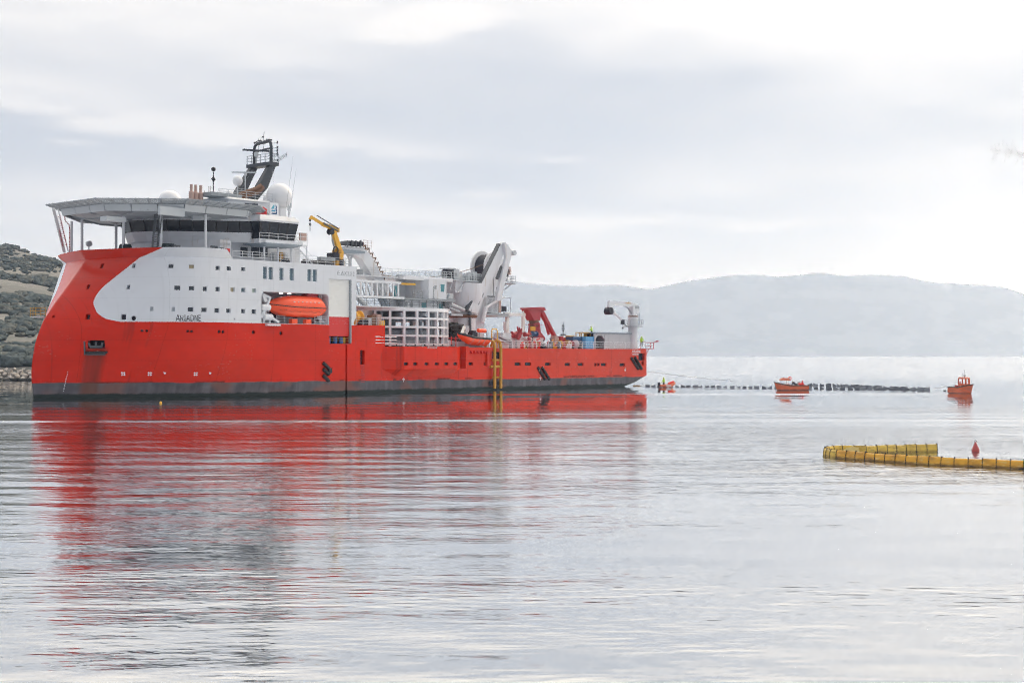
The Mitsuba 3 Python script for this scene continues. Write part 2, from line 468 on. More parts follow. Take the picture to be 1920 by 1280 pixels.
# ------------------------------------------------------------------ hull
labels['cable_ship'] = {'label': 'big red and white cable laying ship with a helicopter deck over its bow', 'category': 'ship'}
HZ = [-6, 0, 3.1, 4.4, 6.3, 8.9, 11.3, 13.7, 16.6, 17.6, 18.8]
stem = PchipInterpolator(HZ, [36.8, 37.6, 37.9, 37.8, 37.5, 36.6, 35.1, 33.2, 31.0, 30.35, 29.7])
entry = PchipInterpolator(HZ, [38, 34, 29.5, 26.5, 22.5, 18.6, 16.2, 14, 12, 11.5, 11])
bluff = PchipInterpolator(HZ, [2, 2, 2, 2, 2, 2.25, 2.5, 2.95, 3.5, 3.6, 3.6])
HB, KEEL, STERN, DECK, TOP = 12.0, -3.0, -71.2, 6.42, 17.62          # port side, middle line, transom, after deck, roof deck


def beam_at(x, z):
    s = np.clip((stem(z) - x) / entry(z), 0, 1)
    return KEEL + (HB - KEEL) * (1 - (1 - s) ** bluff(z))


def waterline(z, grow=0.0, x_end=STERN, x_from=None):
    xs, L = float(stem(z)), float(entry(z))
    s = np.linspace(0, 1, 30) ** 1.5
    xp = np.concatenate([xs - L * s, np.linspace(xs - L, x_end, 6)[1:]])
    port = np.stack([xp, beam_at(xp, z), 0 * xp + z], 1)
    star = port[1:] * [1, -1, 1] + [0, 2 * KEEL, 0]
    return np.vstack([port[::-1], star])      # port stern -> stem -> starboard stern


zs = np.unique(np.concatenate([np.linspace(-6, 0, 4), np.linspace(0, 9.4, 22), np.linspace(9.4, TOP, 18)]))
hull = man(loft([waterline(z) for z in zs]))
if hull.volume() < 0:
    v, f = loft([waterline(z) for z in zs]); hull = man((v, f[:, ::-1]))


def hull_frame(x, z, sink=0.0):
    "matrix at a point of the port side: x aft along the plating, y up, z outwards"
    y = float(beam_at(x, z)); e = .05
    a = np.array([-2 * e, float(beam_at(x - e, z) - beam_at(x + e, z)), 0]); a /= np.linalg.norm(a)
    u = np.array([0, float(beam_at(x, z + e) - beam_at(x, z - e)), 2 * e])
    u -= a * (u @ a); u /= np.linalg.norm(u)
    n = np.cross(a, u)
    M = np.eye(4); M[:3, 0], M[:3, 1], M[:3, 2] = a, u, n
    M[:3, 3] = np.array([x, y, z]) - n * sink
    return M


cuts, inserts = [], []


def opening(spec, material, name='window', deep=.36, label=None, round_=False):
    x, z, w, h = spec
    M = hull_frame(x, z)
    if round_:
        c = place(tube([0, 0, -deep], [0, 0, .6], w / 2, n=16), M); p = place(tube([0, 0, -deep - .05], [0, 0, -deep + .02], w / 2 + .03, n=16), M)
    else:
        c = place(bx(-w / 2, w / 2, -h / 2, h / 2, -deep, .6), M); p = place(bx(-w / 2 - .03, w / 2 + .03, -h / 2 - .03, h / 2 + .03, -deep - .05, -deep + .02), M)
    cuts.append(man(c)); inserts.append((name, p, material, label))


# deck steps, stern rise, lifeboat bay, roller door and its pocket
cuts.append(man(bx(-90, -2.76, -25, 25, 9.52, 30)))
cuts.append(man(bx(-90, -8.26, -25, 25, DECK, 30)))
cuts.append(man(prism([(-63.6, -.2), (-67.5, .62), (-71.3, 1.9), (-73, 2.6), (-73, -8), (-61, -8), (-61, -1.0)], -25, 25)))
bay0, bay1 = (13.87, 11.61), (2.32, 11.91)
BX0, BX1 = bay1[0], bay0[0]
BZ0, BZ1 = 9.52, 13.62
rr = .55
bay = [(BX0, BZ0), (BX1, BZ0)] + [tuple(c) for c in arc((BX1 - rr, 0, BZ1 - rr), rr, 0, np.pi / 2, 6)[:, [0, 2]]] + [tuple(c) for c in arc((BX0 + rr, 0, BZ1 - rr), rr, np.pi / 2, np.pi, 6)[:, [0, 2]]]
cuts.append(man(prism(bay, 6.6, 13)))
DX0, DX1 = (-1.82, 10.18)[0], (2.23, 10.1)[0]
cuts.append(man(bx(DX0, DX1, 11.62, 13, 7.75, 15.72)))
cuts.append(man(bx(DX0 + .1, DX1 - .1, 9.3, 13, 6.93, 7.92)))
cuts.append(man(bx((-1.08, 3.55)[0], (-0.73, 3.55)[0], 11.7, 13, -1, 6.8)))
cuts.append(man(prism([(-2.3, 9.52), (-2.3, 9.9), (-2.76, 10.6), (-3.2, 10.8), (-3.2, 9.4)], 8, 13)))

for s in ((28.62, 16.53, 0.47, 0.63), (26.2, 16.42, 0.64, 0.53)): opening(s, 'hull_glass')
opening((24.26, 16.37, 0.62, 0.5), 'tan_curtain', label='window with a drawn tan curtain')
for s in ((20.83, 16.33, 0.64, 0.51), (19.1, 16.35, 0.67, 0.51), (16.83, 16.36, 0.64, 0.47)): opening(s, 'hull_glass')
opening((29.67, 13.81, 0.44, 0.58), 'hull_glass')
for s in ((25.8, 13.7, 0.72, 0.53), (24.28, 13.67, 0.67, 0.5), (22.63, 13.63, 0.57, 0.54), (20.82, 13.66, 0.64, 0.54)): opening(s, 'hull_glass')
opening((18.51, 13.67, 0.67, 0.54), 'tan_curtain', label='window with a drawn brown curtain')
opening((16.83, 13.69, 0.64, 0.55), 'blue_glass')
opening((15.07, 13.67, 0.65, 0.52), 'green_curtain', label='window with a pale green curtain')
for s in ((28.13, 11.06, 0.42, 0.53), (26.11, 11.04, 0.41, 0.53)): opening(s, 'pale_grey')
for s in ((24.26, 11.03, 0.69, 0.53), (22.63, 10.99, 0.7, 0.53), (20.9, 10.96, 0.69, 0.54)): opening(s, 'hull_glass')
for s in ((19.16, 10.98, 0.71, 0.51), (16.83, 10.97, 0.64, 0.52), (15.09, 10.96, 0.7, 0.56)): opening(s, 'hull_glass')
for s in ((13.28, 16.05, 0.66, 1.58), (12.33, 16.03, 0.71, 1.6), (10.53, 16.02, 0.7, 1.62), (8.78, 16.04, 0.73, 1.59), (5.72, 16.06, 0.73, 1.59), (4.78, 16.06, 0.72, 1.61)):
    opening(s, 'blue_glass', 'tall_window', .3)
for s in ((30.13, 16.63, 0.47, 0.73), (31.96, 13.93, 0.44, 0.71)): opening(s, 'dark_glass', 'bow_window')
opening((30.52, 10.06, 0.63, 0.68), 'navy', 'hull_door', .5, 'square dark opening at the foot of the white paint')
opening((29.71, 9.91, 0.62, 0.63), 'navy', 'fairlead', .5, round_=True)
opening((33.16, 10.11, 0.56, 0.71), 'navy', 'hull_door', .5, 'small framed opening in the red bow')
opening((35.43, 10.16, 0.41, 0.44), 'black_rubber', 'fairlead', .4, round_=True)
for s in ((28.86, 8.33, 0.38, 0.42), (28.42, 8.32, 0.37, 0.41), (24.28, 8.29, 0.39, 0.42), (23.84, 8.28, 0.39, 0.42), (20.41, 8.29, 0.43, 0.41), (19.87, 8.28, 0.44, 0.41), (15.15, 8.28, 0.5, 0.41), (10.59, 8.22, 0.52, 0.42)): opening(s, 'navy', 'porthole', .3, round_=True)
opening((32.53, 6.64, 2.1, 1.04), 'navy', 'anchor_pocket', 1.3)
opening((18.21, 9.93, 0.25, 0.27), 'navy', 'vent_hole', .3, round_=True)
for s in ((-25.86, 4.05, 1.36, 0.44), (-29.23, 4.03, 0.48, 0.43), (-36.89, 3.97, 1.47, 0.46), (-39.4, 3.96, 1.49, 0.47), (-44.27, 3.93, 1.4, 0.45), (-49.27, 3.86, 1.38, 0.47), (-52.71, 3.84, 1.53, 0.47), (-56.73, 3.8, 0.66, 0.47), (-57.53, 3.8, 0.65, 0.48), (-58.96, 3.78, 1.47, 0.48), (-64.15, 3.73, 1.45, 0.48)): opening(s, 'navy', 'freeing_port', .3)
opening((-3.92, 5.03, 0.81, 1.97), 'navy', 'pilot_door', .6)
opening((-31.98, 5.32, 2.1, 1.07), 'navy', 'hull_door', .5, 'dark square opening behind the yellow pipes')
opening((-69.72, 5.06, 1.81, 1.2), 'navy', 'stern_opening', .5)
opening((-70.07, 3.98, 0.63, 0.72), 'navy', 'stern_opening', .4)
for c in cuts:
    hull = hull - c
P('hull', hull, 'hull_paint', smooth=28)
for n_, p_, m_, l_ in inserts:
    P(n_, p_, m_, label=l_)
# window wipers of light: slim frames round the tall windows, the anchor and its ledge
ap = (32.53, 6.64, 2.1, 1.04)
M = hull_frame(ap[0], ap[1])
P('anchor_ledge', place(bx(-1.35, 1.35, -1.05, -.85, -.1, .45), M), 'black_rubber')
P('anchor', place(join(tube([-.1, .35, -.4], [-.1, -.25, -.2], .14), beam([-.85, -.3, -.25], [.65, -.3, -.25], .3, .25), beam([-.8, -.3, -.2], [-.95, .25, -.1], .22), beam([.6, -.3, -.2], [.75, .25, -.1], .22)), M), 'dark_grey')
P('anchor_ledge', place(join(bx(-1.5, -1.35, -1.3, .4, -.05, .2), bx(-1.2, 1.1, -1.3, -1.12, -.05, .28)), M), 'dark_grey')

# bulwark round the forecastle
lo = [p for p in waterline(TOP) if p[0] > 18.4]
lo = np.array([[18.6, HB, TOP]] + [p for p in lo if p[0] > 18.7] + [[18.6, 2 * KEEL - HB, TOP]])[:, :2]
cl = lo[::-1]                        # counter-clockwise seen from above is starboard -> stem -> port


def open_offset(p, d):
    e = np.gradient(p, axis=0); n_ = np.stack([e[:, 1], -e[:, 0]], 1)
    return p + d * n_ / np.linalg.norm(n_, axis=1)[:, None]


side_ = 1 if open_offset(cl, .5)[len(cl) // 2, 0] > cl[len(cl) // 2, 0] else -1
up = np.where(cl[:, 0] < 18.65, TOP + .05, np.where(cl[:, 0] < 20.0, TOP + 1.0, TOP + 1.12))
rise = np.clip((cl[:, 0] - 18.6) / 1.3, 0, 1)
up = TOP + .02 + 1.1 * rise
o0, o1 = open_offset(cl, side_ * .02), open_offset(cl, side_ * (.06 + .42 * rise[:, None]) if False else 0)
nrm = (open_offset(cl, side_ * 1.0) - cl)
o1 = cl + nrm * (.03 + .72 * rise)[:, None]
i1, i0 = o1 - nrm * .16, cl + nrm * .02 - nrm * .2
sect = [np.array([[*o0[k], TOP - .02], [*o1[k], up[k]], [*i1[k], up[k]], [*i0[k], TOP - .02]]) for k in range(len(cl))]
P('bulwark', loft(sect), 'hull_paint', smooth=35)
P('mooring_light', place(bx(-.3, .3, -.12, .12, 0, .12), hull_frame(*(30.27, 18.3))[:4, :4] @ np.array([[1, 0, 0, 0], [0, 1, 0, 0], [0, 0, 1, .45], [0, 0, 0, 1.0]])), 'pale_grey')

# lettering and marks
TXT = np.array([[-1, 0, 0, 0], [0, 0, 1, 0], [0, 1, 0, 0], [0, 0, 0, 1.0]])


def lettering(text, height, x, y, z, m, name, bold=False, label=None, stretch=1.0):
    t = meshkit.text_mesh(text, height, .03, bold)
    M = TXT.copy(); M[:3, 3] = [x, y, z]
    v = np.asarray(t.vertices) * [stretch, 1, 1]
    P(name, place((v, t.faces), M), m, label=label)


nx0, nx1 = (25.83, 9.88)[0], (23.14, 9.91)[0]
t = meshkit.text_mesh('ARIADNE', .80, .03, False)
tw = np.ptp(np.asarray(t.vertices)[:, 0]); v = np.asarray(t.vertices) * [(nx0 - nx1) * 1.05 / tw, 1, 1]
xx = nx0 - v[:, 0]
P('name_lettering', (np.stack([xx, np.array([float(beam_at(a, 9.9)) for a in xx]) + .012 + v[:, 2], v[:, 1] + (25.54, 9.58)[1]], 1), t.faces), 'navy', label='dark lettering ARIADNE on the white side')
lettering('E.ΔX121', .55, (0.78, 16.37)[0], 12.0, (0.78, 16.3)[1], 'mid_grey', 'registration_lettering', stretch=1.05)
lettering('ARIADNE', .42, (-66.87, 5.89)[0], 12.0, (-66.8, 5.8)[1], 'bright_white', 'stern_lettering')
lettering('PIRAEUS', .30, (-67.1, 5.43)[0], 12.0, (-67.1, 5.38)[1], 'bright_white', 'stern_lettering')
for x, z in ((29.52, 2.99), (26.84, 2.98), (21.85, 2.93)):
    M = hull_frame(x, z)
    blades = [place(join(bx(.08, .30, -.09, .09, -.02, .015)), np.array([[c, -s, 0, 0], [s, c, 0, 0], [0, 0, 1, 0], [0, 0, 0, 1.0]])) for c, s in ((math.cos(q), math.sin(q)) for q in (.785, 2.356, 3.927, 5.498))]
    P('thruster_mark', place(join(*blades), M), 'bright_white')
for a in ((25.29, 3.05), (20.18, 3.02)):
    M = hull_frame(*a)
    P('hull_mark', place((np.array([[-.18, .12, .012], [.18, .12, .012], [0, -.2, .012], [-.18, .12, -.05], [.18, .12, -.05], [0, -.2, -.05]]), np.array([[0, 2, 1], [0, 1, 4], [0, 4, 3], [1, 2, 5], [1, 5, 4], [2, 0, 3], [2, 3, 5]])), M), 'bright_white')
marks = [place(bx(-.05, .05, -.05, .05, -.03, .012), hull_frame(*c)) for c in ((34.71, 3.24), (34.73, 3), (34.75, 2.76), (34.78, 2.52), (34.8, 2.28), (34.82, 2.04), (34.84, 1.8), (34.86, 1.56), (34.88, 1.32), (34.9, 1.08), (34.93, 0.84))]
P('draught_marks', join(*marks), 'bright_white')
for x, z in ((-42.44, 1.71), (-64.95, 2.87), (-11.95, 1.87)):
    P('load_mark', join(bx(x - .25, x + .25, 11.97, 12.012, z - .06, z + .06), bx(x - .05, x + .05, 11.97, 12.016, z - .35, z + .35)), 'bright_white')

# fender bars on the plating
for a, b in (((3.37, 4.3), (2.32, 3.49)), ((3.37, 3.47), (2.37, 2.7)), ((3.37, 2.63), (2.37, 1.83)), ((-41.65, 3.42), (-43.44, 1.48)), ((-42.64, 3.41), (-44.5, 1.47)), ((-66.56, 4.92), (-68.66, 2.98)), ((-67.57, 5.02), (-69.6, 2.97))):
    P('fender_bar', sweep([(a[0], 12.1, a[1]), (a[0] * .5 + b[0] * .5, 12.12, a[1] * .5 + b[1] * .5), (b[0], 12.1, b[1])], .30, 8, sy=.8), 'black_rubber', smooth=40)
x, z = (2.23, 3.24)
P('fender_bar', bx(x - .25, x + .25, 11.95, 12.35, z - .35, z + .35), 'black_rubber')
# ladder rungs below the pilot door
x0, x1 = (-4.27, 2.78)[0], (-3.61, 2.79)[0]
z1, z0 = (-3.97, 3.9)[1], (-3.97, 1.59)[1]
P('hull_ladder', join(*[bx(x0, x1, 11.98, 12.08, z0 + (z1 - z0) * k / 9 - .04, z0 + (z1 - z0) * k / 9 + .04) for k in range(10)]), 'maroon_paint')

# sponson on the flank
sx = [(-7.54, 5.77)[0], (-10.49, 5.77)[0], (-21.51, 5.79)[0], (-24.12, 6.6)[0]]
zt, zb, zl = DECK + .15, (-10.49, 3.34)[1], 2.35
top_ = [(sx[0], 11.9), (sx[1], 13.6), (sx[2], 13.6), (sx[3], 11.9)]
base_ = [(sx[0] - 2.6, 11.9), (sx[1] + .1, 12.02), (sx[2] - .4, 12.02), (sx[3] + 1.7, 11.9)]
r2 = np.array([(*p, zt) for p in top_]); r1 = np.array([(*p, zb) for p in top_]); r0 = np.array([(*p, zl) for p in base_])
spons = man(loft([r0, r1, r2]))
if spons.volume() < 0:
    v, f = loft([r0, r1, r2]); spons = man((v, f[:, ::-1]))
pp = []
for a in ((-10.87, 4.1), (-12.73, 4.09), (-15.01, 4.08), (-17.11, 4.07), (-19.12, 4.07), (-21.05, 4.06)):
    spons = spons - man(bx(a[0] - .42, a[0] + .42, 13.3, 14, a[1] - .2, a[1] + .2))
    pp.append(bx(a[0] - .45, a[0] + .45, 13.24, 13.34, a[1] - .23, a[1] + .23))
P('sponson', spons, 'hull_paint', smooth=20)
for p in pp:
    P('freeing_port', p, 'navy')
lettering('NO FENDER', .26, (-15.12, 6.32)[0], 13.6, (-15.12, 6.3)[1], 'pale_grey', 'sponson_lettering')
a, b = (-24.48, 6.36), (-31.18, 6.39)
P('rubbing_beam', bx(a[0], b[0], 11.9, 12.4, DECK - .42, DECK + .1), 'hull_paint')
P('rubbing_beam', bx(sx[3] - .1, sx[3] + .5, 11.9, 13.3, zb + .05, DECK + .25), 'hull_paint')
a = (-29.84, 5)[0]
P('rubbing_beam', bx(a - .35, a + .35, 11.9, 12.3, 3.7, DECK - .42), 'hull_paint')
P('bracket', join(*[prism([(sx[3] - 1.0 - k * .75, DECK - .43), (sx[3] - 1.35 - k * .75, DECK - .43), (sx[3] - 1.2 - k * .75, DECK - .85)], 11.95, 12.35) for k in range(7)]), 'door_red')

# roller door and its lower, open pocket
n_ = 44
zz = np.linspace(7.95, 15.7, n_ + 1)
zsplit = (0.02, 10.59)[1]
for lo_, hi_, m_, l_ in ((zsplit, 15.7, 'door_white', 'white upper half of the roller door'), (7.95, zsplit, 'door_red', 'red lower half of the roller door')):
    k = max(2, int((hi_ - lo_) / .18)); e = np.linspace(lo_, hi_, k + 1)
    P('roller_door', join(*[prism([(0, e[i] + .01), (.05, e[i] + .03), (.05, e[i + 1] - .03), (0, e[i + 1] - .01)], 0, 1) if False else bx(DX0 + .02, DX1 - .02, 11.5, 11.74 - .02 * (i % 2), e[i] + .004, e[i + 1] - .004) for i in range(k)]), m_, label=l_)
P('door_guide', bx(DX0 - .02, DX0 + .16, 11.6, 12.04, 7.0, 15.75), 'mid_grey')
P('pocket_rail', join(*[bx(DX0 + .1, DX1 - .1, 11.85, 11.9, z - .02, z + .02) for z in (7.35, 7.7)]), 'rusty_yellow')
P('pocket_floor', bx(DX0 + .05, DX1 - .05, 9.25, 12.0, 6.88, 6.94), 'navy')
P('pocket_back', bx(DX0 + .05, DX1 - .05, 9.22, 9.32, 6.9, 7.95), 'navy')
for i, c in enumerate((0.55, 1.75, 2.85)):
    k = obj('blue_drum', turn([(.28, 0), (.31, .03), (.3, .28), (.32, .3), (.3, .32), (.3, .6), (.32, .62), (.3, .64), (.31, .88), (.27, .9), (0.01, .88)], (DX1 - .1 - c, 11.1, 6.945), 18), 'drum_blue', 30, True,
            ('blue drum in the hull pocket, nearest the bow', 'blue drum in the middle of the hull pocket', 'blue drum in the hull pocket, third from the bow')[i], 'drum', 'blue drums in the hull pocket')
obj('olive_drum', turn([(.28, 0), (.3, .03), (.3, .85), (.27, .88), (0.01, .86)], (DX0 + .75, 11.2, 6.945), 18), 'rusty_yellow', 30, True, 'olive brown drum behind the blue drums, nearest the stern', 'drum')

# ------------------------------------------------------------------ lifeboat bay
BY = 6.62
P('bay_back', bx(BX0, BX1, BY - .1, BY, BZ0, BZ1), 'plain_white')
P('bay_door', bx((7.08, 13)[0], (8.19, 12.97)[0], BY, BY + .06, BZ0, 12.9), 'navy')
P('bay_door', bx((3.42, 13.11)[0], (4.37, 13.08)[0], BY, BY + .06, BZ0, 12.8), 'navy')
P('bay_window', bx((5.59, 13.78)[0], (6.15, 13.76)[0], BY, BY + .05, 12.0, 12.55), 'hull_glass')
P('bay_window', bx((4.84, 13.8)[0], (5.12, 13.79)[0], BY, BY + .05, 12.2, 12.5), 'hull_glass')
for x in ((8.94, 14.21)[0], (7.52, 14.29)[0], (4.87, 14.35)[0]):
    l = obj('cable_ship__bay_lamp', bx(x - .28, x + .28, 9.9, 10.05, BZ1 - .09, BZ1 - .03), 'lamp_lit', ship=True)
    scene[l]['emitter'] = {'type': 'area', 'radiance': rgb((.5, .49, .46))}
P('bay_pipe', join(tube((BX0 + .75, 11.3, BZ0), (BX0 + .75, 11.3, BZ1), .06), tube((BX0 + 1.0, 11.3, BZ0), (BX0 + 1.0, 11.3, BZ1), .04)), 'plain_white')
P('bay_railing', rail([(BX0 + .2, 11.7, BZ0), (BX0 + 2.2, 11.7, BZ0)], 1.05, 1.0, .05), 'plain_white')
P('bay_railing', rail([(BX0 + 3.2, 11.2, BZ0), (BX1 - 3.2, 11.2, BZ0)], 1.05, 1.3, .05), 'pale_grey')
for x in ((8.16, 9.78)[0], (5.75, 9.75)[0]):
    P('boat_cradle', bx(x - .45, x + .45, 11.2, 11.9, BZ0, BZ0 + .62), 'lifeboat_orange')
for k, x in enumerate(((2.98, 10.1)[0], (3.54, 10.11)[0])):
    P('boat_davit', join(beam((x - .9, 11.0 - k, BZ0 + .1), (x + .9, 10.4 - k, BZ0 + 1.5), .45, .3), beam((x - .9, 11.0 - k, BZ0 + .1), (x - 1.5, 11.0 - k, BZ0 + .1), .4, .3)), 'plain_white')
x = BX1 - .5
P('boat_davit', join(beam((x - .7, 11.4, 12.0), (x + .1, 11.4, 10.2), .4, .35), beam((x - 1.3, 11.4, 12.8), (x - .5, 11.4, 11.0), .35, .3), beam((x + .1, 11.2, 13.4), (x - 1.6, 11.2, 12.8), .4, .35), beam((x - .2, 11.3, 13.3), (x - .7, 11.3, 12.3), .45)), 'plain_white')
P('boat_davit', join(beam((x - .2, 11.6, BZ0), (x - .2, 11.6, BZ0 + 1.3), .16), beam((x - 1.2, 11.6, BZ0), (x - 1.2, 11.6, BZ0 + 1.2), .16), beam((x - .6, 11.6, BZ0 + 1.1), (x - 2.6, 11.6, BZ0 + .15), .5, .3), bx(x - 2.3, x - .1, 11.5, 12.5, BZ0 - .35, BZ0 - .12), beam((x - .1, 11.6, BZ0 + .1), (x - 1.3, 11.6, BZ0 + 1.1), .1)), 'plain_white')
for k, (zc, xo) in enumerate(((11.55, -.55), (10.55, -.35), (10.3, -.95))):
    c = np.array([x + xo, 11.5 - .5 * (k == 1), zc])
    can = turn([(.02, -.72), (.36, -.7), (.42, -.6), (.42, -.08), (.45, -.06), (.45, .06), (.42, .08), (.42, .6), (.36, .7), (.02, .72)], (0, 0, 0), 20, 'x')
    obj('liferaft_canister', shift(can, c), 'bright_white', 30, True, ('white liferaft canister at the top of the davit in the lifeboat bay', 'white liferaft canister between two others, set further into the bay', 'lowest white liferaft canister in the lifeboat bay')[k], 'liferaft', 'liferaft canisters in the lifeboat bay')

# enclosed lifeboat: hull and canopy lofted along its length
lb = thing('lifeboat', 'orange enclosed lifeboat hanging in the bay of the big ship', 'lifeboat')
xa, xb2 = (11.68, 11.7)[0], (2.77, 11.93)[0]
LL = xa - xb2; xm = (xa + xb2) / 2; zc0 = (7.33, 11.71)[1]


def lb_ring(u, part):
    w = 1.72 * (1 - abs(2 * u - .93) ** 3.2 * .80) if u < .93 else 1.25
    w = 1.72 * max(.10, (1 - max(0, (.42 - u) / .42) ** 2.4)) * (1 - .12 * max(0, (u - .75) / .25) ** 2)
    sheer = .34 * max(0, (.45 - u) / .45) ** 2 - .08 * (u - .5)
    keel = -1.28 + .50 * max(0, (.35 - u) / .35) ** 2 + .30 * max(0, (u - .86) / .14)
    top = 1.62 * (1 - .84 * max(0, (.50 - u) / .50) ** 2.0) * (1 - .06 * max(0, (u - .8) / .2))
    a = np.linspace(0, np.pi, 15)
    if part == 'hull':
        yy = w * np.sign(np.cos(a)) * np.abs(np.cos(a)) ** .62; zz = keel * np.sin(a) ** .85
    else:
        yy = w * .97 * np.sign(np.cos(a)) * np.abs(np.cos(a)) ** .75; zz = top * np.sin(a) ** .95
    lean = .42 * max(0, (u - .86) / .14) * np.abs(zz)
    return np.stack([xa - LL * u + lean, 10.6 + yy, zc0 + sheer + zz], 1)


us = np.concatenate([np.linspace(0, .3, 9), np.linspace(.36, .9, 9), [.95, 1.0]])
obj(lb + '__hull', loft([lb_ring(u, 'hull') for u in us]), 'lifeboat_orange', 24, True)
obj(lb + '__canopy', loft([lb_ring(u, 'canopy') for u in us]), 'lifeboat_orange', 24, True)
obj(lb + '__fender_strip', sweep([lb_ring(u, 'hull')[0] + [0, .03, 0] for u in us], .055, 6), 'black_rubber', True, True)
xw = xa - LL * .78
obj(lb + '__conning_hood', loft([np.array([[xw - 1.0, 10.6 - .8, zc0 + 1.3], [xw + 1.1, 10.6 - .8, zc0 + 1.3], [xw + 1.1, 10.6 + .8, zc0 + 1.3], [xw - 1.0, 10.6 + .8, zc0 + 1.3]]), np.array([[xw - .9, 10.6 - .6, zc0 + 1.95], [xw + .5, 10.6 - .6, zc0 + 1.95], [xw + .5, 10.6 + .6, zc0 + 1.95], [xw - .9, 10.6 + .6, zc0 + 1.95]])]), 'maroon_paint', False, True)
obj(lb + '__lifting_hook', join(beam((xw - .6, 10.6, zc0 + 1.4), (xw - .6, 10.6, zc0 + 2.2), .5, .3), bx(xw - 1.6, xw - 1.2, 10.5, 10.7, zc0 + 1.3, zc0 + 2.1)), 'signal_red', False, True)
obj(lb + '__porthole', join(*[bx(xa - LL * u - .12, xa - LL * u + .12, 10.6 + 1.52, 10.6 + 1.62, zc0 + .66, zc0 + .75) for u in (.36, .44, .52, .6, .68, .76, .84)]), 'bright_white', False, True)
obj(lb + '__propeller_guard', join(tube((xb2 + .75, 10.6, zc0 - 1.3), (xb2 + .75, 10.6, zc0 - .8), .3, n=12), bx(xb2 + .5, xb2 + .9, 10.55, 10.65, zc0 - 1.6, zc0 - .8)), 'dark_grey', False, True)
obj(lb + '__grab_line', sweep([lb_ring(u, 'hull')[1] + [0, .06, -.25 - .12 * math.sin(k * 1.57)] for k, u in enumerate(np.linspace(.12, .96, 24))], .02, 4), 'navy', False, True)

# ------------------------------------------------------------------ bridge and deckhouse
def both(p): return np.array(list(p) + [(x, -1 - y) for x, y in reversed(p) if y != -.5])[::-1]


house = both([(23.9, -.5), (23.4, 2.0), (21.9, 4.6), (19.6, 7.6), (18.6, 9.5), (17.0, 9.7), (17.0, 7.4), (3.5, 7.4)])
brow = both([(25.2, -.5), (24.7, 1.8), (23.1, 4.4), (19.4, 7.4), (16.8, 8.7), (14.3, 10.6), (14.1, 12.0), (8.3, 12.0)])


def ccw(p):
    p = np.asarray(p); a = (p[:, 0] * np.roll(p[:, 1], -1) - np.roll(p[:, 0], -1) * p[:, 1]).sum()
    return p if a > 0 else p[::-1]


house, brow = ccw(house), ccw(brow)
P('deckhouse', plan(house, TOP - .05, 20.2), 'white_paint')
P('bridge_apron', loft([ring(offset(brow, -.55), 20.05), ring(offset(brow, -.12), 21.30)]), 'white_paint')
P('bridge_core', loft([ring(offset(brow, -.28), 21.25), ring(offset(brow, .10), 22.85)]), 'navy')
P('bridge_roof', loft([ring(offset(brow, .35), 22.74), ring(offset(brow, .42), 23.0), ring(offset(brow, .05), 23.62)]), 'white_paint')
# panes: each its own slab leaning outwards, in a dark frame
for i in range(len(brow)):
    a, b = brow[i], brow[(i + 1) % len(brow)]
    if abs(a[0] - b[0]) < .3 and a[0] < 9:      # the after side
        continue
    ia, ib = offset(brow, -.10)[i], offset(brow, -.10)[(i + 1) % len(brow)]
    oa, ob = offset(brow, .32)[i], offset(brow, .32)[(i + 1) % len(brow)]
    wing = min(a[1], b[1]) > 10.5 or max(a[1], b[1]) < -10.5
    n_ = max(1, int(round(np.linalg.norm(b - a) / (1.35 if wing else 1.75))))
    e = np.append((b - a) / np.linalg.norm(b - a), 0); nr = np.array([e[1], -e[0], 0])
    z0 = 20.45 if wing else 21.32
    for k in range(n_):
        u, w = (k + .05) / n_, (k + .95) / n_
        lowa, lowb = np.append(ia + (ib - ia) * u, z0), np.append(ia + (ib - ia) * w, z0)
        hia, hib = np.append(oa + (ob - oa) * u, 22.72), np.append(oa + (ob - oa) * w, 22.72)
        sl = loft([np.array([lowa - nr * .1, lowb - nr * .1, lowb + nr * .02, lowa + nr * .02]), np.array([hia - nr * .1, hib - nr * .1, hib + nr * .02, hia + nr * .02])])
        P('bridge_window', sl, 'dark_glass')
    for k in range(n_ + 1):
        u = min(max(k / n_, .01), .99)
        P('window_mullion', beam(np.append(ia + (ib - ia) * u, z0), np.append(oa + (ob - oa) * u, 22.74), .14, .12), 'black_rubber')
P('wing_front', loft([ring(offset(np.array([(8.25, 9.5), (14.25, 9.5), (14.25, 12.0), (8.25, 12.0)]), d), z) for d, z in ((-.05, 19.95), (.02, 20.5))]), 'white_paint')
P('wing_deck', loft([ring(offset(np.array([(7.8, 8.6), (14.2, 8.6), (13.7, 12.6), (7.5, 12.6)]), d), z) for d, z in ((-.8, 19.55), (0, 19.85), (0, 19.97))]), 'blue_grey')
P('wing_coaming', join(bx(7.5, 13.7, 12.5, 12.6, 19.97, 20.35), bx(7.4, 7.5, 9, 12.6, 19.97, 20.35)), 'white_paint')
P('wing_railing', rail([(14.3, 12.15, 20.5), (8.2, 12.15, 20.5)], .75, 1.4, .05, 2), 'bright_white')
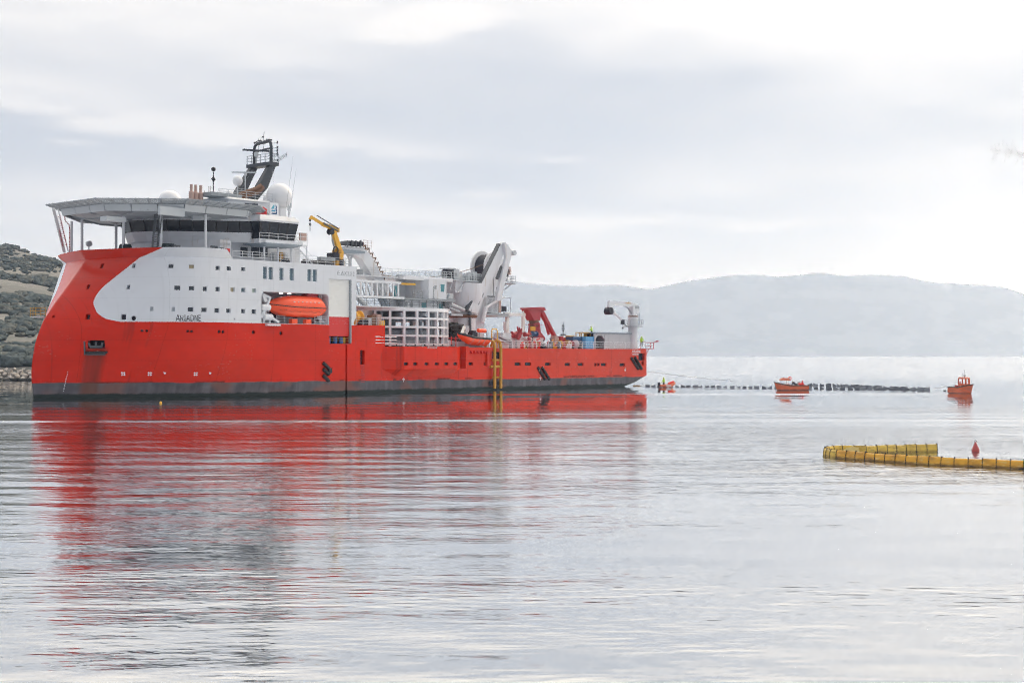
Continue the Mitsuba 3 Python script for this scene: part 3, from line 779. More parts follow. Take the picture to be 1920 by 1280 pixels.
# verandah under the wing
vy = 7.4
for a, b in (((13.7, 19.62), (12.55, 18.34)), ((11.93, 19.72), (10.63, 18.44)), ((10.45, 19.77), (9.14, 18.52))):
    P('deckhouse_window', bx(b[0], a[0], vy - .05, vy + .04, b[1], a[1]), 'hull_glass')
for a, b in (((8.62, 19.18), (7.79, 18.58)), ((6.77, 19.21), (6.12, 18.52))):
    P('deck_locker', bx(b[0], a[0], 7.45, 8.1, TOP, a[1]), 'pale_grey')
P('deck_locker', bx((7.2, 19.03)[0], (7.7, 19)[0], 7.45, 8.3, TOP, 19.2), 'rusty_yellow')
P('deck_locker', bx((7.66, 18.12)[0], (8.39, 18.08)[0], 9.2, 10.2, TOP, (8.12, 18.24)[1]), 'navy')
for x in ((12.87, 18.98)[0], (10.55, 19.11)[0], (8.28, 19.24)[0]):
    P('wing_pillar', tube((x, 11.3, TOP), (x, 11.3, 19.9), .13, n=10), 'bright_white', 40)
for a, b in (((19.61, 19.16), (19.32, 18.7)), ((18.73, 19.15), (18.14, 18.73))):
    P('deckhouse_window', bx(b[0], a[0], 9.68, 9.74, b[1], a[1]), 'hull_glass')
a, b = (22.22, 19.17), (21.4, 18.75)
P('deckhouse_window', place(bx(-.55, .55, -.05, .05, -.33, .33), np.array([[1, 0, 0, (a[0] + b[0]) / 2 - 2.2], [0, 1, 0, 9.6], [0, 0, 1, 19.0], [0, 0, 0, 1.0]])), 'hull_glass')
P('lifebuoy_locker', bx((18.03, 18.87)[0], (18.5, 18.85)[0], 10.3, 10.8, 18.5, 19.0), 'signal_red')
P('funnel_lettering', place((np.asarray(meshkit.text_mesh('ARIADNE', .3, .02).vertices), meshkit.text_mesh('ARIADNE', .3, .02).faces), np.array([[-1, 0, 0, (18.94, 19.54)[0]], [0, 0, 1, 9.705], [0, 1, 0, (18.94, 19.51)[1]], [0, 0, 0, 1.0]])), 'pale_grey')
# stair from the wing to the after deck
P('deck_stair', join(*[bx((7.76, 19.64)[0] - .33 * k - .3, (7.76, 19.64)[0] - .33 * k, 10.4, 11.5, 20.0 - .27 * k - .05, 20.0 - .27 * k) for k in range(9)], beam(((7.76, 19.64)[0], 11.5, 20.0), ((7.76, 19.64)[0] - 3.0, 11.5, TOP), .2, .08), beam(((7.76, 19.64)[0], 11.5, 21.0), ((7.76, 19.64)[0] - 3.0, 11.5, TOP + 1.0), .05)), 'bright_white')
x = (6.18, 21.52)[0]
P('aft_gallery', join(bx(x - .4, x + 2.2, 9, 11.8, 19.95, 20.1), rail([(x + 2, 11.7, 20.1), (x - .3, 11.7, 20.1), (x - .3, 9.2, 20.1)], 1.6, 1.3, .06), beam((x - .3, 11.6, TOP), (x - .3, 11.6, 20), .12)), 'bright_white')
P('aft_gallery_box', bx(x - .2, x + .7, 11.2, 11.7, 20.7, 21.7), 'pinkish_brown')

# covers, windlass and light on the forecastle
for i, (a, w, h) in enumerate((((27.75, 19.29), 1.15, .98), ((25.27, 19.15), 1.5, .9))):
    z0 = TOP + .95
    k = obj('covered_winch', loft([ring(np.array([(a[0] - w / 2, a_ - .6), (a[0] + w / 2, a_ - .6), (a[0] + w / 2, a_ + .6), (a[0] - w / 2, a_ + .6)]) if True else None, z) if s_ == 1 else ring(np.array([(a[0] - w / 2 * s_, a_ - .6 * s_), (a[0] + w / 2 * s_, a_ - .6 * s_), (a[0] + w / 2 * s_, a_ + .6 * s_), (a[0] - w / 2 * s_, a_ + .6 * s_)]), z) for a_ in ((2.0, 7.6)[i],) for s_, z in ((1, z0 - .9), (1, z0 + .6), (.9, z0 + h - .25), (.8, z0 + h - .1))]), 'cover_teal', False, True,
            ('dark cover over deck gear near the bow, at the edge of the red paint', 'dark covered deck gear at the foot of the ladder tower')[i], 'deck gear', 'covered gear on the forecastle')
a = (24.78, 18.85)
obj('deck_chest', bx(a[0] - .5, a[0] + .5, 8.3, 8.9, TOP + .9, TOP + 1.55), 'dark_grey', False, True, 'small dark chest aft of the covered gear on the forecastle', 'chest')
a = (28.63, 19.4)
P('hatch_hood', turn([(0.75, 0), (.75, .15), (.5, .35), (.02, .4)], (a[0], -8, TOP + .95), 16), 'pale_grey', 40)
a = (29.24, 19.72)
sl = P('searchlight', place(join(turn([(.02, -.25), (.35, -.2), (.38, .1), (.36, .25), (.02, .22)], (0, 0, .0), 16, 'y'), beam((0, 0, -.9), (0, 0, -.3), .12)), np.array([[1, 0, 0, a[0]], [0, 1, 0, -4], [0, 0, 1, a[1]], [0, 0, 0, 1.0]])), 'pale_grey', 40)

# ------------------------------------------------------------------ helicopter deck
HX, HA, HZ0 = 20.9, 11.9, 24.05
P('helideck__plate', loft([oct_(HX, 0, HA - .1, HZ0 - .05), oct_(HX, 0, HA, HZ0 + .08)]), 'blue_grey')
for k in range(8):
    v0, v1 = oct_(HX, 0, HA, HZ0 - .06)[k], oct_(HX, 0, HA, HZ0 - .06)[(k + 1) % 8]
    w0, w1 = oct_(HX, 0, HA - .25, HZ0 - .9)[k], oct_(HX, 0, HA - .25, HZ0 - .9)[(k + 1) % 8]
    for j in range(3):
        a, b = j / 3 + .006, (j + 1) / 3 - .006
        q4 = np.array([v0 + (v1 - v0) * a, v0 + (v1 - v0) * b, w0 + (w1 - w0) * b, w0 + (w1 - w0) * a])
        c_ = np.array([HX, 0, HZ0]); inw = (c_ - q4.mean(0)) * [1, 1, 0]; inw /= np.linalg.norm(inw)
        P('helideck__edge_plate', loft([q4, q4 + inw * .12]), 'pale_grey')
for k in range(8):
    i0, i1 = oct_(HX, 0, HA + .04, HZ0 + .02)[k], oct_(HX, 0, HA + .04, HZ0 + .02)[(k + 1) % 8]
    o0, o1 = oct_(HX, 0, HA + 1.65, HZ0 + .42)[k], oct_(HX, 0, HA + 1.65, HZ0 + .42)[(k + 1) % 8]
    bars_ = [beam(i0 + (o0 - i0) * t_, i1 + (o1 - i1) * t_, .09) for t_ in (0, 1.0)] + [beam(i0 + (i1 - i0) * j / 7, o0 + (o1 - o0) * j / 7, .14, .22) for j in range(8)]
    mesh_ = [beam(i0 + (o0 - i0) * t_, i1 + (o1 - i1) * t_, .034) for t_ in np.linspace(.07, .93, 12)] + [beam(i0 + (i1 - i0) * j / 56, o0 + (o1 - o0) * j / 56, .03) for j in range(1, 56)]
    P('helideck__net_frame', join(*bars_), 'mid_grey')
    P('helideck__net', join(*mesh_), 'mid_grey')
und = []
for y in (-8.5, -4.2, 0, 4.2, 8.5):
    L_ = math.sqrt(max(HA ** 2 - y * y, 9)) - .3
    P('helideck__girder', prism([(HX - L_, HZ0 - .1), (HX - L_, HZ0 - .8), (HX - L_ * .45, HZ0 - 1.35), (HX + L_ * .45, HZ0 - 1.35), (HX + L_, HZ0 - .8), (HX + L_, HZ0 - .1)], y - .12, y + .12), 'mid_grey')
for x in (-8.5, -4.2, 0.1, 4.3, 8.5):
    L_ = math.sqrt(max(HA ** 2 - x * x, 9)) - .35
    v, f = prism([(-L_, HZ0 - .12), (-L_, HZ0 - .75), (-L_ * .45, HZ0 - 1.25), (L_ * .45, HZ0 - 1.25), (L_, HZ0 - .75), (L_, HZ0 - .12)], -.12, .12)
    P('helideck__girder', (np.stack([HX + x + v[:, 1], v[:, 0], v[:, 2]], 1), f), 'mid_grey')
P('helideck__soffit', loft([oct_(HX, 0, HA - 3.2, HZ0 - 1.15), oct_(HX, 0, HA - .5, HZ0 - .55)]), 'mid_grey')
P('helideck__box_girder', bx((25.65, 23.55)[0], (29.25, 23.26)[0], 11.2, 11.7, HZ0 - 1.55, HZ0 - .55), 'pale_grey')
P('helideck__box_girder', bx((30.28, 22.91)[0], (33.08, 22.69)[0], 4.6, 6, HZ0 - 2.2, HZ0 - 1.65), 'pale_grey')
for a, b, y in (((22.56, 23.15), (18.66, 23.86), 9), ((15.61, 23.6), (12.55, 24.32), 7)):
    P('helideck__bracket', prism([(b[0], HZ0 - .35), (b[0], b[1] - .55), (a[0] - 1.5, b[1] - 1.35), (a[0], b[1] - 1.45), (a[0], HZ0 - .35)][::-1], y - .15, y + .15), 'pale_grey')
P('helideck__foam_monitor', join(tube(((10.84, 24.31)[0], 9, 24.1), ((12.53, 24.26)[0], 9, 24.15), .11), tube(((10.84, 24.6)[0], 9, 23.6), ((10.84, 24.74)[0], 9, 24.7), .2), beam(((10.84, 24.67)[0] - .2, 9, 24.6), ((10.84, 24.67)[0] + .5, 9, 24.9), .25)), 'signal_red')
for a, y, r in (((21.54, 19.22), 10.4, .17), ((25.99, 19.12), 7.2, .18), ((28.16, 19.25), 2.2, .19), ((23.23, 20.01), -7, .18), ((29.01, 19.62), -6, .18), ((27.77, 19.93), -10.5, .17)):
    P('helideck__column', tube((a[0], y, TOP), (a[0], y, HZ0 - .9), r, n=14), 'bright_white', 40)
a = (28.11, 19.9)
P('helideck__drain_pipe', sweep([(a[0], -10.4, TOP), (a[0], -10.4, 22.0), (a[0] + .2, -10.2, 22.6), (a[0] + 1.2, -9.5, 23.0), (a[0] + 1.5, -9.2, 23.6)], .06, 6), 'maroon_paint')
a, b = (36.77, 0.09), (31.93, -5.4)
P('helideck__raking_leg', join(beam((*a, 23.4), (*b, 18.6), .32, .26), beam((a[0] - .5, a[1] + .2, 23.4), (b[0] - .45, b[1] + .2, 18.6), .10, .14)), 'pale_grey')
a, b = (35.75, -0.63), (32.7, -3.95)
P('helideck__ladder', ladder((*b, 19.1), (*a, 22.8), .5, (.66, -.75, 0), .33, .035), 'maroon_paint')
a, b = (26.29, 24.75), (26.76, 18.62)
P('helideck__ladder', join(ladder((b[0], 7, b[1]), (a[0], 7, a[1] - .6), .75, (1, 0, 0), .3, .085), ladder((b[0] - .1, 7.35, b[1] + 2), (a[0] - .1, 7.35, a[1] - .6), .75, (1, 0, 0), .9, .05)), 'dark_grey')

# ------------------------------------------------------------------ top of the bridge
P('monkey_house', plan(ccw(np.array([(15.5, -4.5), (13.8, 5), (7.2, 5.2), (6.5, -5)])), 23.6, 26.15), 'white_paint')
P('monkey_house_roof', loft([ring(ccw(np.array([(18.5, -4.0), (14.2, 5.4), (7.0, 5.5), (6.2, -5.2)])), 26.15), ring(ccw(np.array([(18.0, -4.0), (14.0, 5.2), (7.1, 5.3), (6.3, -5.0)])), 26.4)]), 'bright_white')
for a, b in (((11.18, 25.8), (10.14, 25.45)), ((9.96, 25.86), (9.05, 25.5))):
    P('monkey_house_window', bx(b[0], a[0], 5.0, 5.24, b[1], a[1]), 'hull_glass')
P('top_railing', rail([(16, 5.8, 26.3), (7, 5.8, 26.3), (5.5, 4, 26.3)], 1.0, 1.6, .05), 'pale_grey')
P('top_railing', rail([(20, 8.0, 23.6), (13.5, 11.4, 23.6)], .9, 1.6, .05), 'pale_grey')
P('signal_deck', bx(11.6, 16.6, 2.5, 5.0, 26.4, 26.9), 'mid_grey')
for a in ((18.36, 26.18), (17.68, 26.38), (16.87, 26.31)):
    P('exhaust_pipe', turn([(.3, -.6), (.34, .5), (.34, 1.0), (.2, 1.15), (.2, 2.0), (.16, 2.05), (.02, 2.05)], (a[0], 3, 25.8), 14), 'pinkish_brown', 40)
a = (14.8, 27.84)
P('signal_mast', tube((a[0], 3, 26.3), (a[0], 3, (14.8, 29.83)[1]), .07, n=8), 'dark_grey')
P('signal_ball', ball((a[0], 3, (14.8, 30.19)[1]), .30, 2), 'black_rubber', True)
c = (14.8, 28.87)
P('signal_diamond', turn([(.01, -.42), (.38, 0), (.01, .42)], (a[0], 3, c[1]), 4), 'black_rubber')
P('whip_antenna', join(*[tube((x_, 3, 26.3), (x_, 3, z_), .04, n=5) for x_, z_ in (((16.23, 27.21)), ((15.54, 27.84)), ((15.23, 27.94)), ((14.14, 27.18)), ((13.61, 27.23)))]), 'brown_rust')


def radome(a, y, r, m='bright_white', skirt=True, post=None, name='radome', z_base=26.3):
    x, z = a
    k = P(name, turn([(.01, -r * 1.02), (r * .62, -r * .98), (r * .93, -r * .52)] + [(r * math.cos(t_), r * math.sin(t_)) for t_ in np.linspace(-.25, math.pi / 2, 12)], (x, y, z), 28), m, 50)
    P(name + '_pedestal', tube((x, y, z_base), (x, y, z - r * .95), r * (.28 if post is None else post), n=12), 'pale_grey', 40)


radome((9.21, 29.34), 1, .68, post=.12)
radome((12.15, 26.99), 3, .55, name='radome')
radome((13.17, 26.47), 3, .32, name='radome')
a = (13.95, 26.7)
P('radome', ball((a[0], -8, a[1]), 1.58, 3), 'bright_white', True)
P('radome_pedestal', tube((a[0], -8, 23.5), (a[0], -8, a[1] - 1.4), .5, n=12), 'pale_grey', 40)
a = (5.16, 27.22)
P('radome', ball((a[0], 5, a[1]), 1.80, 4), 'bright_white', True, label='biggest white satellite dome, aft of the mast')
P('radome_pedestal', turn([(1.0, 0), (.95, .5), (.75, .6), (.75, 1.1), (1.0, 1.35)], (a[0], 5, a[1] - 2.95), 20), 'plain_white', 30)
a = (0.67, 27.73)
P('radome', ball((a[0], -3, a[1]), .75, 2), 'bright_white', True)
P('radome_pedestal', tube((a[0], -3, 25), (a[0], -3, a[1] - .6), .3), 'pale_grey', 40)
# dark raked mast: two legs, platform and frame
for y in (-1.9, 1.9):
    if y < 0:
        pts = [(7.71, 26.77), (6.31, 28.61), (4.05, 32.13)]
    else:
        pts = [(8.36, 26.44), (5.86, 28.65), (3.98, 31.95)]
    (xa_, za_), (xb_, zb_), (xc_, zc_) = pts
    zb_ = zb_
    w0, w1, w2 = (1.9, 1.75, 1.05) if y > 0 else (1.7, 1.6, 1.05)
    def sec(x, z, w, t): return np.array([[x + w / 2, y - t, z], [x + w / 2, y + t, z], [x - w / 2, y + t, z], [x - w / 2, y - t, z]])
    P('mast__leg', loft([sec(xa_, za_ - .3, w0, .42), sec(xb_, zb_, w1, .40), sec(xc_, zc_ + .05, w2, .34)]), 'mast_grey')
a, b, c = (9.19, 26.76), (6.79, 28.29), (6.14, 28.64)
P('mast__exhaust_trunk', sweep([(a[0] + .3, 2.6, 26.2), (a[0] + .1, 2.6, 27.1), (b[0], 2.6, b[1] - .3), (c[0], 2.6, c[1])], .36, 10), 'brown_rust', 50)
a, b, c = (10.24, 26.95), (7.5, 28.28), (6.66, 28.79)
P('mast__exhaust_trunk', sweep([(a[0] + .2, 2.9, 26.4), (a[0], 2.9, 27.3), (b[0], 2.9, b[1]), (c[0], 2.9, c[1])], .26, 10), 'brown_rust', 50)
p0, p1 = (4.24, 32.34), (3.88, 32.18)
zp = (p0[1] + p1[1]) / 2
P('mast__platform', loft([ring(np.array([(p1[0] - .6, -2.6), (p0[0] + .7, -2.6), (p0[0] + .7, 2.6), (p1[0] - .6, 2.6)])[::1], z_) for z_ in (zp - .45, zp - .1, zp + .02)]), 'mast_grey')
P('mast__railing', rail([(p1[0] - .6, 2.5, zp), (p0[0] + .6, 2.5, zp), (p0[0] + .6, -2.5, zp)], 1.2, 1.0, .05), 'mast_grey')
P('mast__railing', rail([(p1[0] - .6, 2.5, zp), (p1[0] - 1.7, 2.9, zp + .9)], .6, 1.0, .05), 'mast_grey')
xt = (p0[0] + p1[0]) / 2
zt_ = (4.24, 35.17)[1]
P('mast__top_frame', sweep([(xt, -1.9, zp), (xt, -1.9, zt_ - .8), (xt, -1.75, zt_ - .25), (xt, -1.2, zt_), (xt, 1.2, zt_ + .15), (xt, 1.75, zt_ - .1), (xt, 1.9, zt_ - .7), (xt, 1.9, zp)], .21, 6), 'mast_grey', 40)
P('mast__cross_beam', join(beam((xt, -1.9, (4.24, 34.12)[1]), (xt, 1.9, (4.24, 34.12)[1] + .2), .2), beam((xt, -.8, zt_), (xt, -1.0, zt_ - 1.2), .05), beam((xt, .3, zt_), (xt, .1, zt_ - 1.2), .05)), 'mast_grey')
a = (4.79, 33.96)
P('mast__radar_scanner', beam((a[0] + 1.3, -1.9, a[1] + .25), (a[0] - 1.0, 1.2, a[1] + .0), .14, .26), 'mast_grey')
P('mast__radar_pedestal', join(tube((a[0], -.5, zp), (a[0], -.5, zp + 1.0), .1), turn([(.3, 0), (.33, .1), (.33, .55), (.2, .65), (.01, .65)], (a[0], -.5, zp + 1.0), 14)), 'pale_grey', 40)
a = (7.9, 30.62)
P('mast__radar_scanner', join(beam((a[0] + 1.3, -.4, a[1]), (a[0] - 1.2, 1.9, a[1]), .12, .2), tube((a[0], 1, a[1] - .5), (a[0], 1, a[1]), .2)), 'pale_grey')
P('mast__radar_pole', join(tube((a[0], 1.0, 26.3), (a[0], 1.0, a[1] - .5), .09), rail([(a[0] + .8, .2, a[1] - 3.2), (a[0] - 2.6, .2, a[1] - 3.2)], 1.0, .8, .05)), 'pale_grey')
rng = np.random.default_rng(3)
for k in range(9):
    y_ = -1.8 + .45 * k
    h_ = float(rng.uniform(.25, .75)) if k != 4 else 1.55
    P('mast__antenna', join(tube((xt, y_, zt_ - .05), (xt + (0 if k != 4 else -.25), y_, zt_ + .1 + h_), .035, n=5), bx(xt - .12, xt + .12, y_ - .1, y_ + .1, zt_ + h_ * .5, zt_ + h_ * .5 + .2)), 'mast_grey')
for zz_ in (zt_ - .2, zt_ - .9, zt_ - 1.9, zp + 1.6, zp + 1.2, zp + .2):
    P('mast__lantern', join(beam((xt, 1.9, zz_), (xt - .3, 2.9, zz_), .05), tube((xt - .3, 2.85, zz_ - .1), (xt - .3, 2.85, zz_ + .25), .1)), 'mast_grey')
P('mast__stay_wire', join(tube((xt, 2.0, zp - .3), ((7.93, 26.47)[0], 8, 24), .012, n=4), tube((xt, -2.0, zp - .3), ((11.21, 26.57)[0], 3, 26.4), .012, n=4)), 'mid_grey')
for u, v_ in (((6.73, 27.44), (5.24, 32.52)), ((5.99, 28.59), (4.68, 30.9))):
    P('whip_antenna', tube((u[0], 8, 23.7), (v_[0], 8, v_[1]), .035, .012, 5), 'mid_grey')
# company board with its emblem
a, b = (11.49, 23.69), (10.05, 25.46)
lx0, lx1, lz0, lz1 = a[0], b[0], a[1], b[1]
lw, lh = lx0 - lx1, lz1 - lz0
P('emblem_board', join(bx(lx1, lx0, 10.6, 10.8, lz0, lz1), bx(lx1 + .1, lx1 + .2, 10.55, 10.65, 23.5, lz0 + .3), bx(lx0 - .2, lx0 - .1, 10.55, 10.65, 23.5, lz0 + .3)), 'bright_white')


def emb(pts, m):
    P('emblem_board__emblem', prism([(lx0 - u * lw, lz0 + w * lh) for u, w in pts][::-1], 10.795, 10.815), m)


emb([(.10, .52), (.46, .90), (.46, .62), (.40, .54), (.34, .52)], 'logo_teal')
emb([(.12, .34), (.56, .34), (.62, .40), (.62, .88), (.54, .82), (.54, .50), (.50, .45), (.18, .45)], 'logo_blue')
emb([(.17, .14), (.74, .14), (.80, .20), (.80, .84), (.71, .76), (.71, .30), (.66, .25), (.24, .25)], 'logo_navy')
x = (8.49, 24.22)[0]
P('lantern_post', join(tube((x, 11, 23.6), (x, 11, 25.4), .09), bx(x - .25, x + .15, 10.9, 11.1, 24.6, 25.2), tube((x - .2, 11.2, 23.0), (x - .2, 11.2, 23.5), .12), tube((x - .2, 11.2, 25.0), (x - .2, 11.2, 25.6), .12)), 'pale_grey')
P('roof_locker', bx((8.12, 24.31)[0], (9.03, 24.24)[0], 9, 10, 23.6, 24.9), 'plain_white')
P('roof_locker', bx((10.03, 24.3)[0], (11.56, 24.18)[0], 7, 8.2, 23.6, 24.3), 'plain_white')

# ------------------------------------------------------------------ roof of the accommodation block
P('roof_railing', rail([(18.4, 11.85, TOP), (5.8, 11.85, TOP)], 1.05, 1.5, .05), 'bright_white')
P('roof_railing', rail([(5.8, 11.85, TOP), (-2.0, 11.85, TOP), (-2.6, 6, TOP)], 1.05, 1.5, .045), 'pale_grey')
for k, (u0, u1, v_) in enumerate((((0.61, 18.24)[0], (5.85, 18.19)[0], 10.5), ((0.77, 18.33)[0], (4.79, 18.27)[0], 9.8))):
    obj('pipe_bundle', join(*[tube((u0, v_ + .28 * j, TOP + .25 + .2 * (j % 2)), (u1, v_ + .28 * j, TOP + .25 + .2 * (j % 2)), .16, n=8) for j in range(3)]), 'navy' if k == 0 else 'dark_grey', 30, True,
        ('long dark pipes lying along the white roof edge behind the railing', 'dark pipes lying inboard of the other bundle on the white roof')[k], 'pipes')
obj('roof_crate', bx((-0.32, 18.75)[0], (2.3, 18.61)[0], 9.6, 10.4, TOP + .7, TOP + 1.15), 'mid_grey', False, True, 'low grey crate on top of the pipes on the white roof', 'crate')
# yellow knuckle-boom crane
CY = 9.3
b0 = (-1.63, 18.03)
P('yellow_crane__base', join(bx(b0[0] - .75, b0[0] + .75, CY - .7, CY + .7, TOP, TOP + .9), turn([(.55, 0), (.5, 1.6), (.7, 1.7), (.7, 2.1)], (b0[0], CY, TOP + .3), 14)), 'rusty_yellow', 30)
P('yellow_crane__machinery', join(bx(b0[0] + .3, b0[0] + 1.4, CY - .6, CY + .8, TOP + .9, TOP + 1.9), sweep(arc((b0[0] + .9, CY + .7, TOP + 2.3), .45, 0, 2 * np.pi, 13), .08, 6), bx(b0[0] - .5, b0[0] + .2, CY + .5, CY + .9, TOP + .2, TOP + 1.0)), 'navy')
p = [np.array([x_, CY, z_]) for x_, z_ in ((-2.07, 19.61), (-0.84, 22.81), (-1.83, 22.65), (1.11, 23.41), (3.13, 24.26))]
P('yellow_crane__main_boom', join(beam(p[0], p[1], .62, .85, .5, .55), beam(p[0] - [0, 0, 1.4], p[0] + [0, 0, .25], .8, .8)), 'yellow_paint')
P('yellow_crane__ram', join(tube(p[0] + [.75, 0, .1], (p[0] + p[1]) / 2 + [.75, 0, .2], .13), tube((p[0] + p[1]) / 2 + [.75, 0, .2], p[1] + [.35, 0, -.3], .07)), 'mid_grey')
P('yellow_crane__jib', join(beam(p[2] + [0, 0, .1], p[3], .5, .6, .4, .5), beam(p[3], p[4], .3, .35), beam(p[4] + [.2, 0, -.35], p[4] - [.15, 0, -.1], .3)), 'yellow_paint')
P('yellow_crane__jib_cylinder', join(tube(p[2] + [.2, .3, .3], p[4] + [-.8, .3, .22], .08), tube(p[2] + [0.3, .34, -.05], p[3] + [0, .34, .1], .12)), 'dark_grey')
P('yellow_crane__winch', turn([(.01, -.35), (.42, -.35), (.42, -.25), (.3, -.25), (.3, .25), (.42, .25), (.42, .35), (.01, .35)], (p[1][0] + .45, CY, p[1][2] - .35), 14, 'y'), 'navy', 30)
hx, hz = (3.32, 23.99)
P('yellow_crane__hook', join(tube((hx, CY, hz + .2), (hx, CY, hz - 1.2), .025, n=4), bx(hx - .1, hx + .1, CY - .1, CY + .1, hz - .35, hz - .1), bx(hx - .12, hx + .12, CY - .1, CY + .1, hz - .95, hz - .6), tube((hx, CY, hz - 1.2), (hx, CY, hz - 1.7), .05)), 'dark_grey')

# ------------------------------------------------------------------ cable chute arm amidships
AY = 3.0
outer = [(-8.18, 21.1), (-10.37, 21.19), (-11.86, 21.04), (-12.93, 20.43), (-13.68, 19.6), (-14.44, 18.6), (-15.74, 16.83), (-17.29, 14.88), (-19.07, 12.52)]
inner = [(-8.18, 20.02), (-9.74, 20.1), (-10.58, 19.99), (-11.43, 19.48), (-12.07, 18.73), (-12.93, 17.66), (-13.79, 16.59), (-15.42, 14.58), (-17.07, 12.46)]
P('chute_arm__box_girder', prism([tuple(q) for q in outer] + [tuple(q) for q in inner][::-1], AY - .75, AY + .75), 'white_paint')
P('chute_arm__top_box', prism([tuple(q) for q in ((-7.37, 20.74), (-11.88, 20.64), (-11.88, 20.33), (-7.37, 20.08))], AY - .95, AY + .95), 'blue_grey')
o = np.array(outer)
seg = np.concatenate([[0], np.cumsum(np.linalg.norm(np.diff(o, axis=0), axis=1))])
for s_ in np.linspace(seg[2] + .2, seg[6] + .1, 8):
    c = np.array([np.interp(s_, seg, o[:, 0]), np.interp(s_, seg, o[:, 1])]); c2 = np.array([np.interp(s_ + .1, seg, o[:, 0]), np.interp(s_ + .1, seg, o[:, 1])])
    t_ = (c2 - c) / np.linalg.norm(c2 - c); nn = np.array([-t_[1], t_[0]])
    if nn[1] < 0: nn = -nn
    A_, B_, D_ = c - t_ * .38, c + t_ * .38, c + nn * .75
    P('chute_arm__cable_guide', join(beam((A_[0], AY + .5, A_[1]), (D_[0], AY + .5, D_[1]), .13), beam((B_[0], AY + .5, B_[1]), (D_[0], AY + .5, D_[1]), .13), beam((A_[0], AY - .5, A_[1]), (D_[0], AY - .5, D_[1]), .13), beam((B_[0], AY - .5, B_[1]), (D_[0], AY - .5, D_[1]), .13), tube((D_[0], AY - .5, D_[1]), (D_[0], AY + .5, D_[1]), .1, n=6)), 'brown_rust')
off = [(q[0] - .62 * .9, AY + .55, q[1] + .62) for q in outer[2:7]]
P('chute_arm__hand_rope', sweep(off, .02, 4), 'pale_grey')
xl, xr = (-8.49, 21.12)[0], (-11.64, 21.3)[0]
zr = (-9.64, 21.07)[1]
P('chute_arm__roller_deck', bx(xr, xl, AY - 1, AY + 1, zr - .05, zr + .15), 'pale_grey')
for k in range(6):
    x = xl - .25 - k * (xl - xr - .4) / 5
    P('chute_arm__roller', tube((x, AY - .7, zr + .65), (x, AY + .8, zr + .65), .34, n=10), 'navy' if k % 2 else 'dark_grey', 30)
for a in ((-8.33, 21.97), (-9.22, 22.1), (-10.06, 22.11), (-10.95, 22.21)):
    P('chute_arm__guide_post', join(beam((a[0], AY + .95, zr), (a[0], AY + .95, a[1] - .6), .16), tube((a[0], AY + .95, a[1] - .6), (a[0], AY + .95, a[1]), .14)), 'pale_grey' if a[0] < -12 else 'dark_grey')
x = (-9.74, 19.08)[0]
P('chute_arm__support', join(tube((x, AY, TOP - 6), (x, AY, zr - 1.6), .24), beam((x - .6, AY, zr - 1.1), (x + .6, AY, zr - 1.1), .3), beam((x - .5, AY, zr - 1.0), (x, AY, zr - 1.9), .25), beam((x + .5, AY, zr - 1.0), (x, AY, zr - 1.9), .25)), 'pale_grey')
P('chute_arm__railing', rail([(xr + .1, AY + .9, zr + .1), (xr - 1.6, AY + .9, zr + .1)], 1.1, .8, .04), 'pinkish_brown')
# dark props under the chute
for u, v_ in (((-13.85, 13.68), (-14.94, 12.37)), ((-14.61, 13.7), (-15.7, 12.39))):
    P('chute_prop', beam((u[0] + .3, 5, u[1] + .5), (v_[0], 5, v_[1] - .2), .5, .5), 'blue_grey' if u[0] < -12.7 else 'deep_blue')

# ------------------------------------------------------------------ gangway truss and cable house
TY = 6.2
ta, tb, tc, td = (-8.08, 16.13), (-16.96, 16.05), (-8.08, 13.97), (-17.63, 13.76)
ty0, ty1 = TY, TY - 2.2
zt1, zb1 = (ta[1] + tb[1]) / 2, (tc[1] + td[1]) / 2
P('gangway_truss__top_chord', beam((ta[0] + 1, TY, zt1), (tb[0], TY, zt1), .32), 'bright_white')
P('gangway_truss__bottom_chord', beam((ta[0] + 1, TY, zb1), (td[0], TY, zb1), .32), 'bright_white')
P('gangway_truss__floor', bx(ta[0] + 1, td[0], TY - 2.2, TY - .2, zb1 - .1, zb1), 'pale_grey')
P('gangway_truss__top_chord', beam((ta[0] + 1, TY - 2.3, zt1), (tb[0], TY - 2.3, zt1), .25), 'pale_grey')
nx = 8
for k in range(nx + 1):
    x = ta[0] + .2 + (tb[0] + .3 - ta[0]) * k / nx
    P('gangway_truss__post', beam((x, TY, zb1), (x, TY, zt1), .22), 'bright_white')
    if k < nx:
        x2 = ta[0] + .2 + (tb[0] + .3 - ta[0]) * (k + .8) / nx
        P('gangway_truss__brace', join(beam((x, TY - .05, zt1), (x2, TY - .05, zb1), .13), beam((x, TY - 2.25, zb1), (x, TY - 2.25, zt1), .16)), 'mid_grey')
P('gangway_truss__strut', join(beam((ta[0] - .2, TY, zb1), (ta[0] - 2.6, TY, 12.2), .3), beam((ta[0] - 1.4, TY - 2, zb1), (ta[0] - 4.0, TY - 2, 12.2), .25), beam((ta[0], TY - 2.2, zt1), (ta[0] - 2.2, TY - 2.2, zb1), .2)), 'pale_grey')
P('gangway_truss__window', bx((-18.29, 15.03)[0], (-17.34, 15)[0], 4.3, 4.5, (-17.84, 14.05)[1], (-17.84, 15.74)[1]), 'teal_glass')
P('gangway_truss__gear', join(bx((-16.36, 14.55)[0], (-15.59, 14.53)[0], 4.4, 5.2, zb1, zb1 + .8), bx((-13.85, 14.47)[0], (-13.2, 14.45)[0], 4.4, 5.2, zb1, zb1 + .4)), 'pinkish_brown')
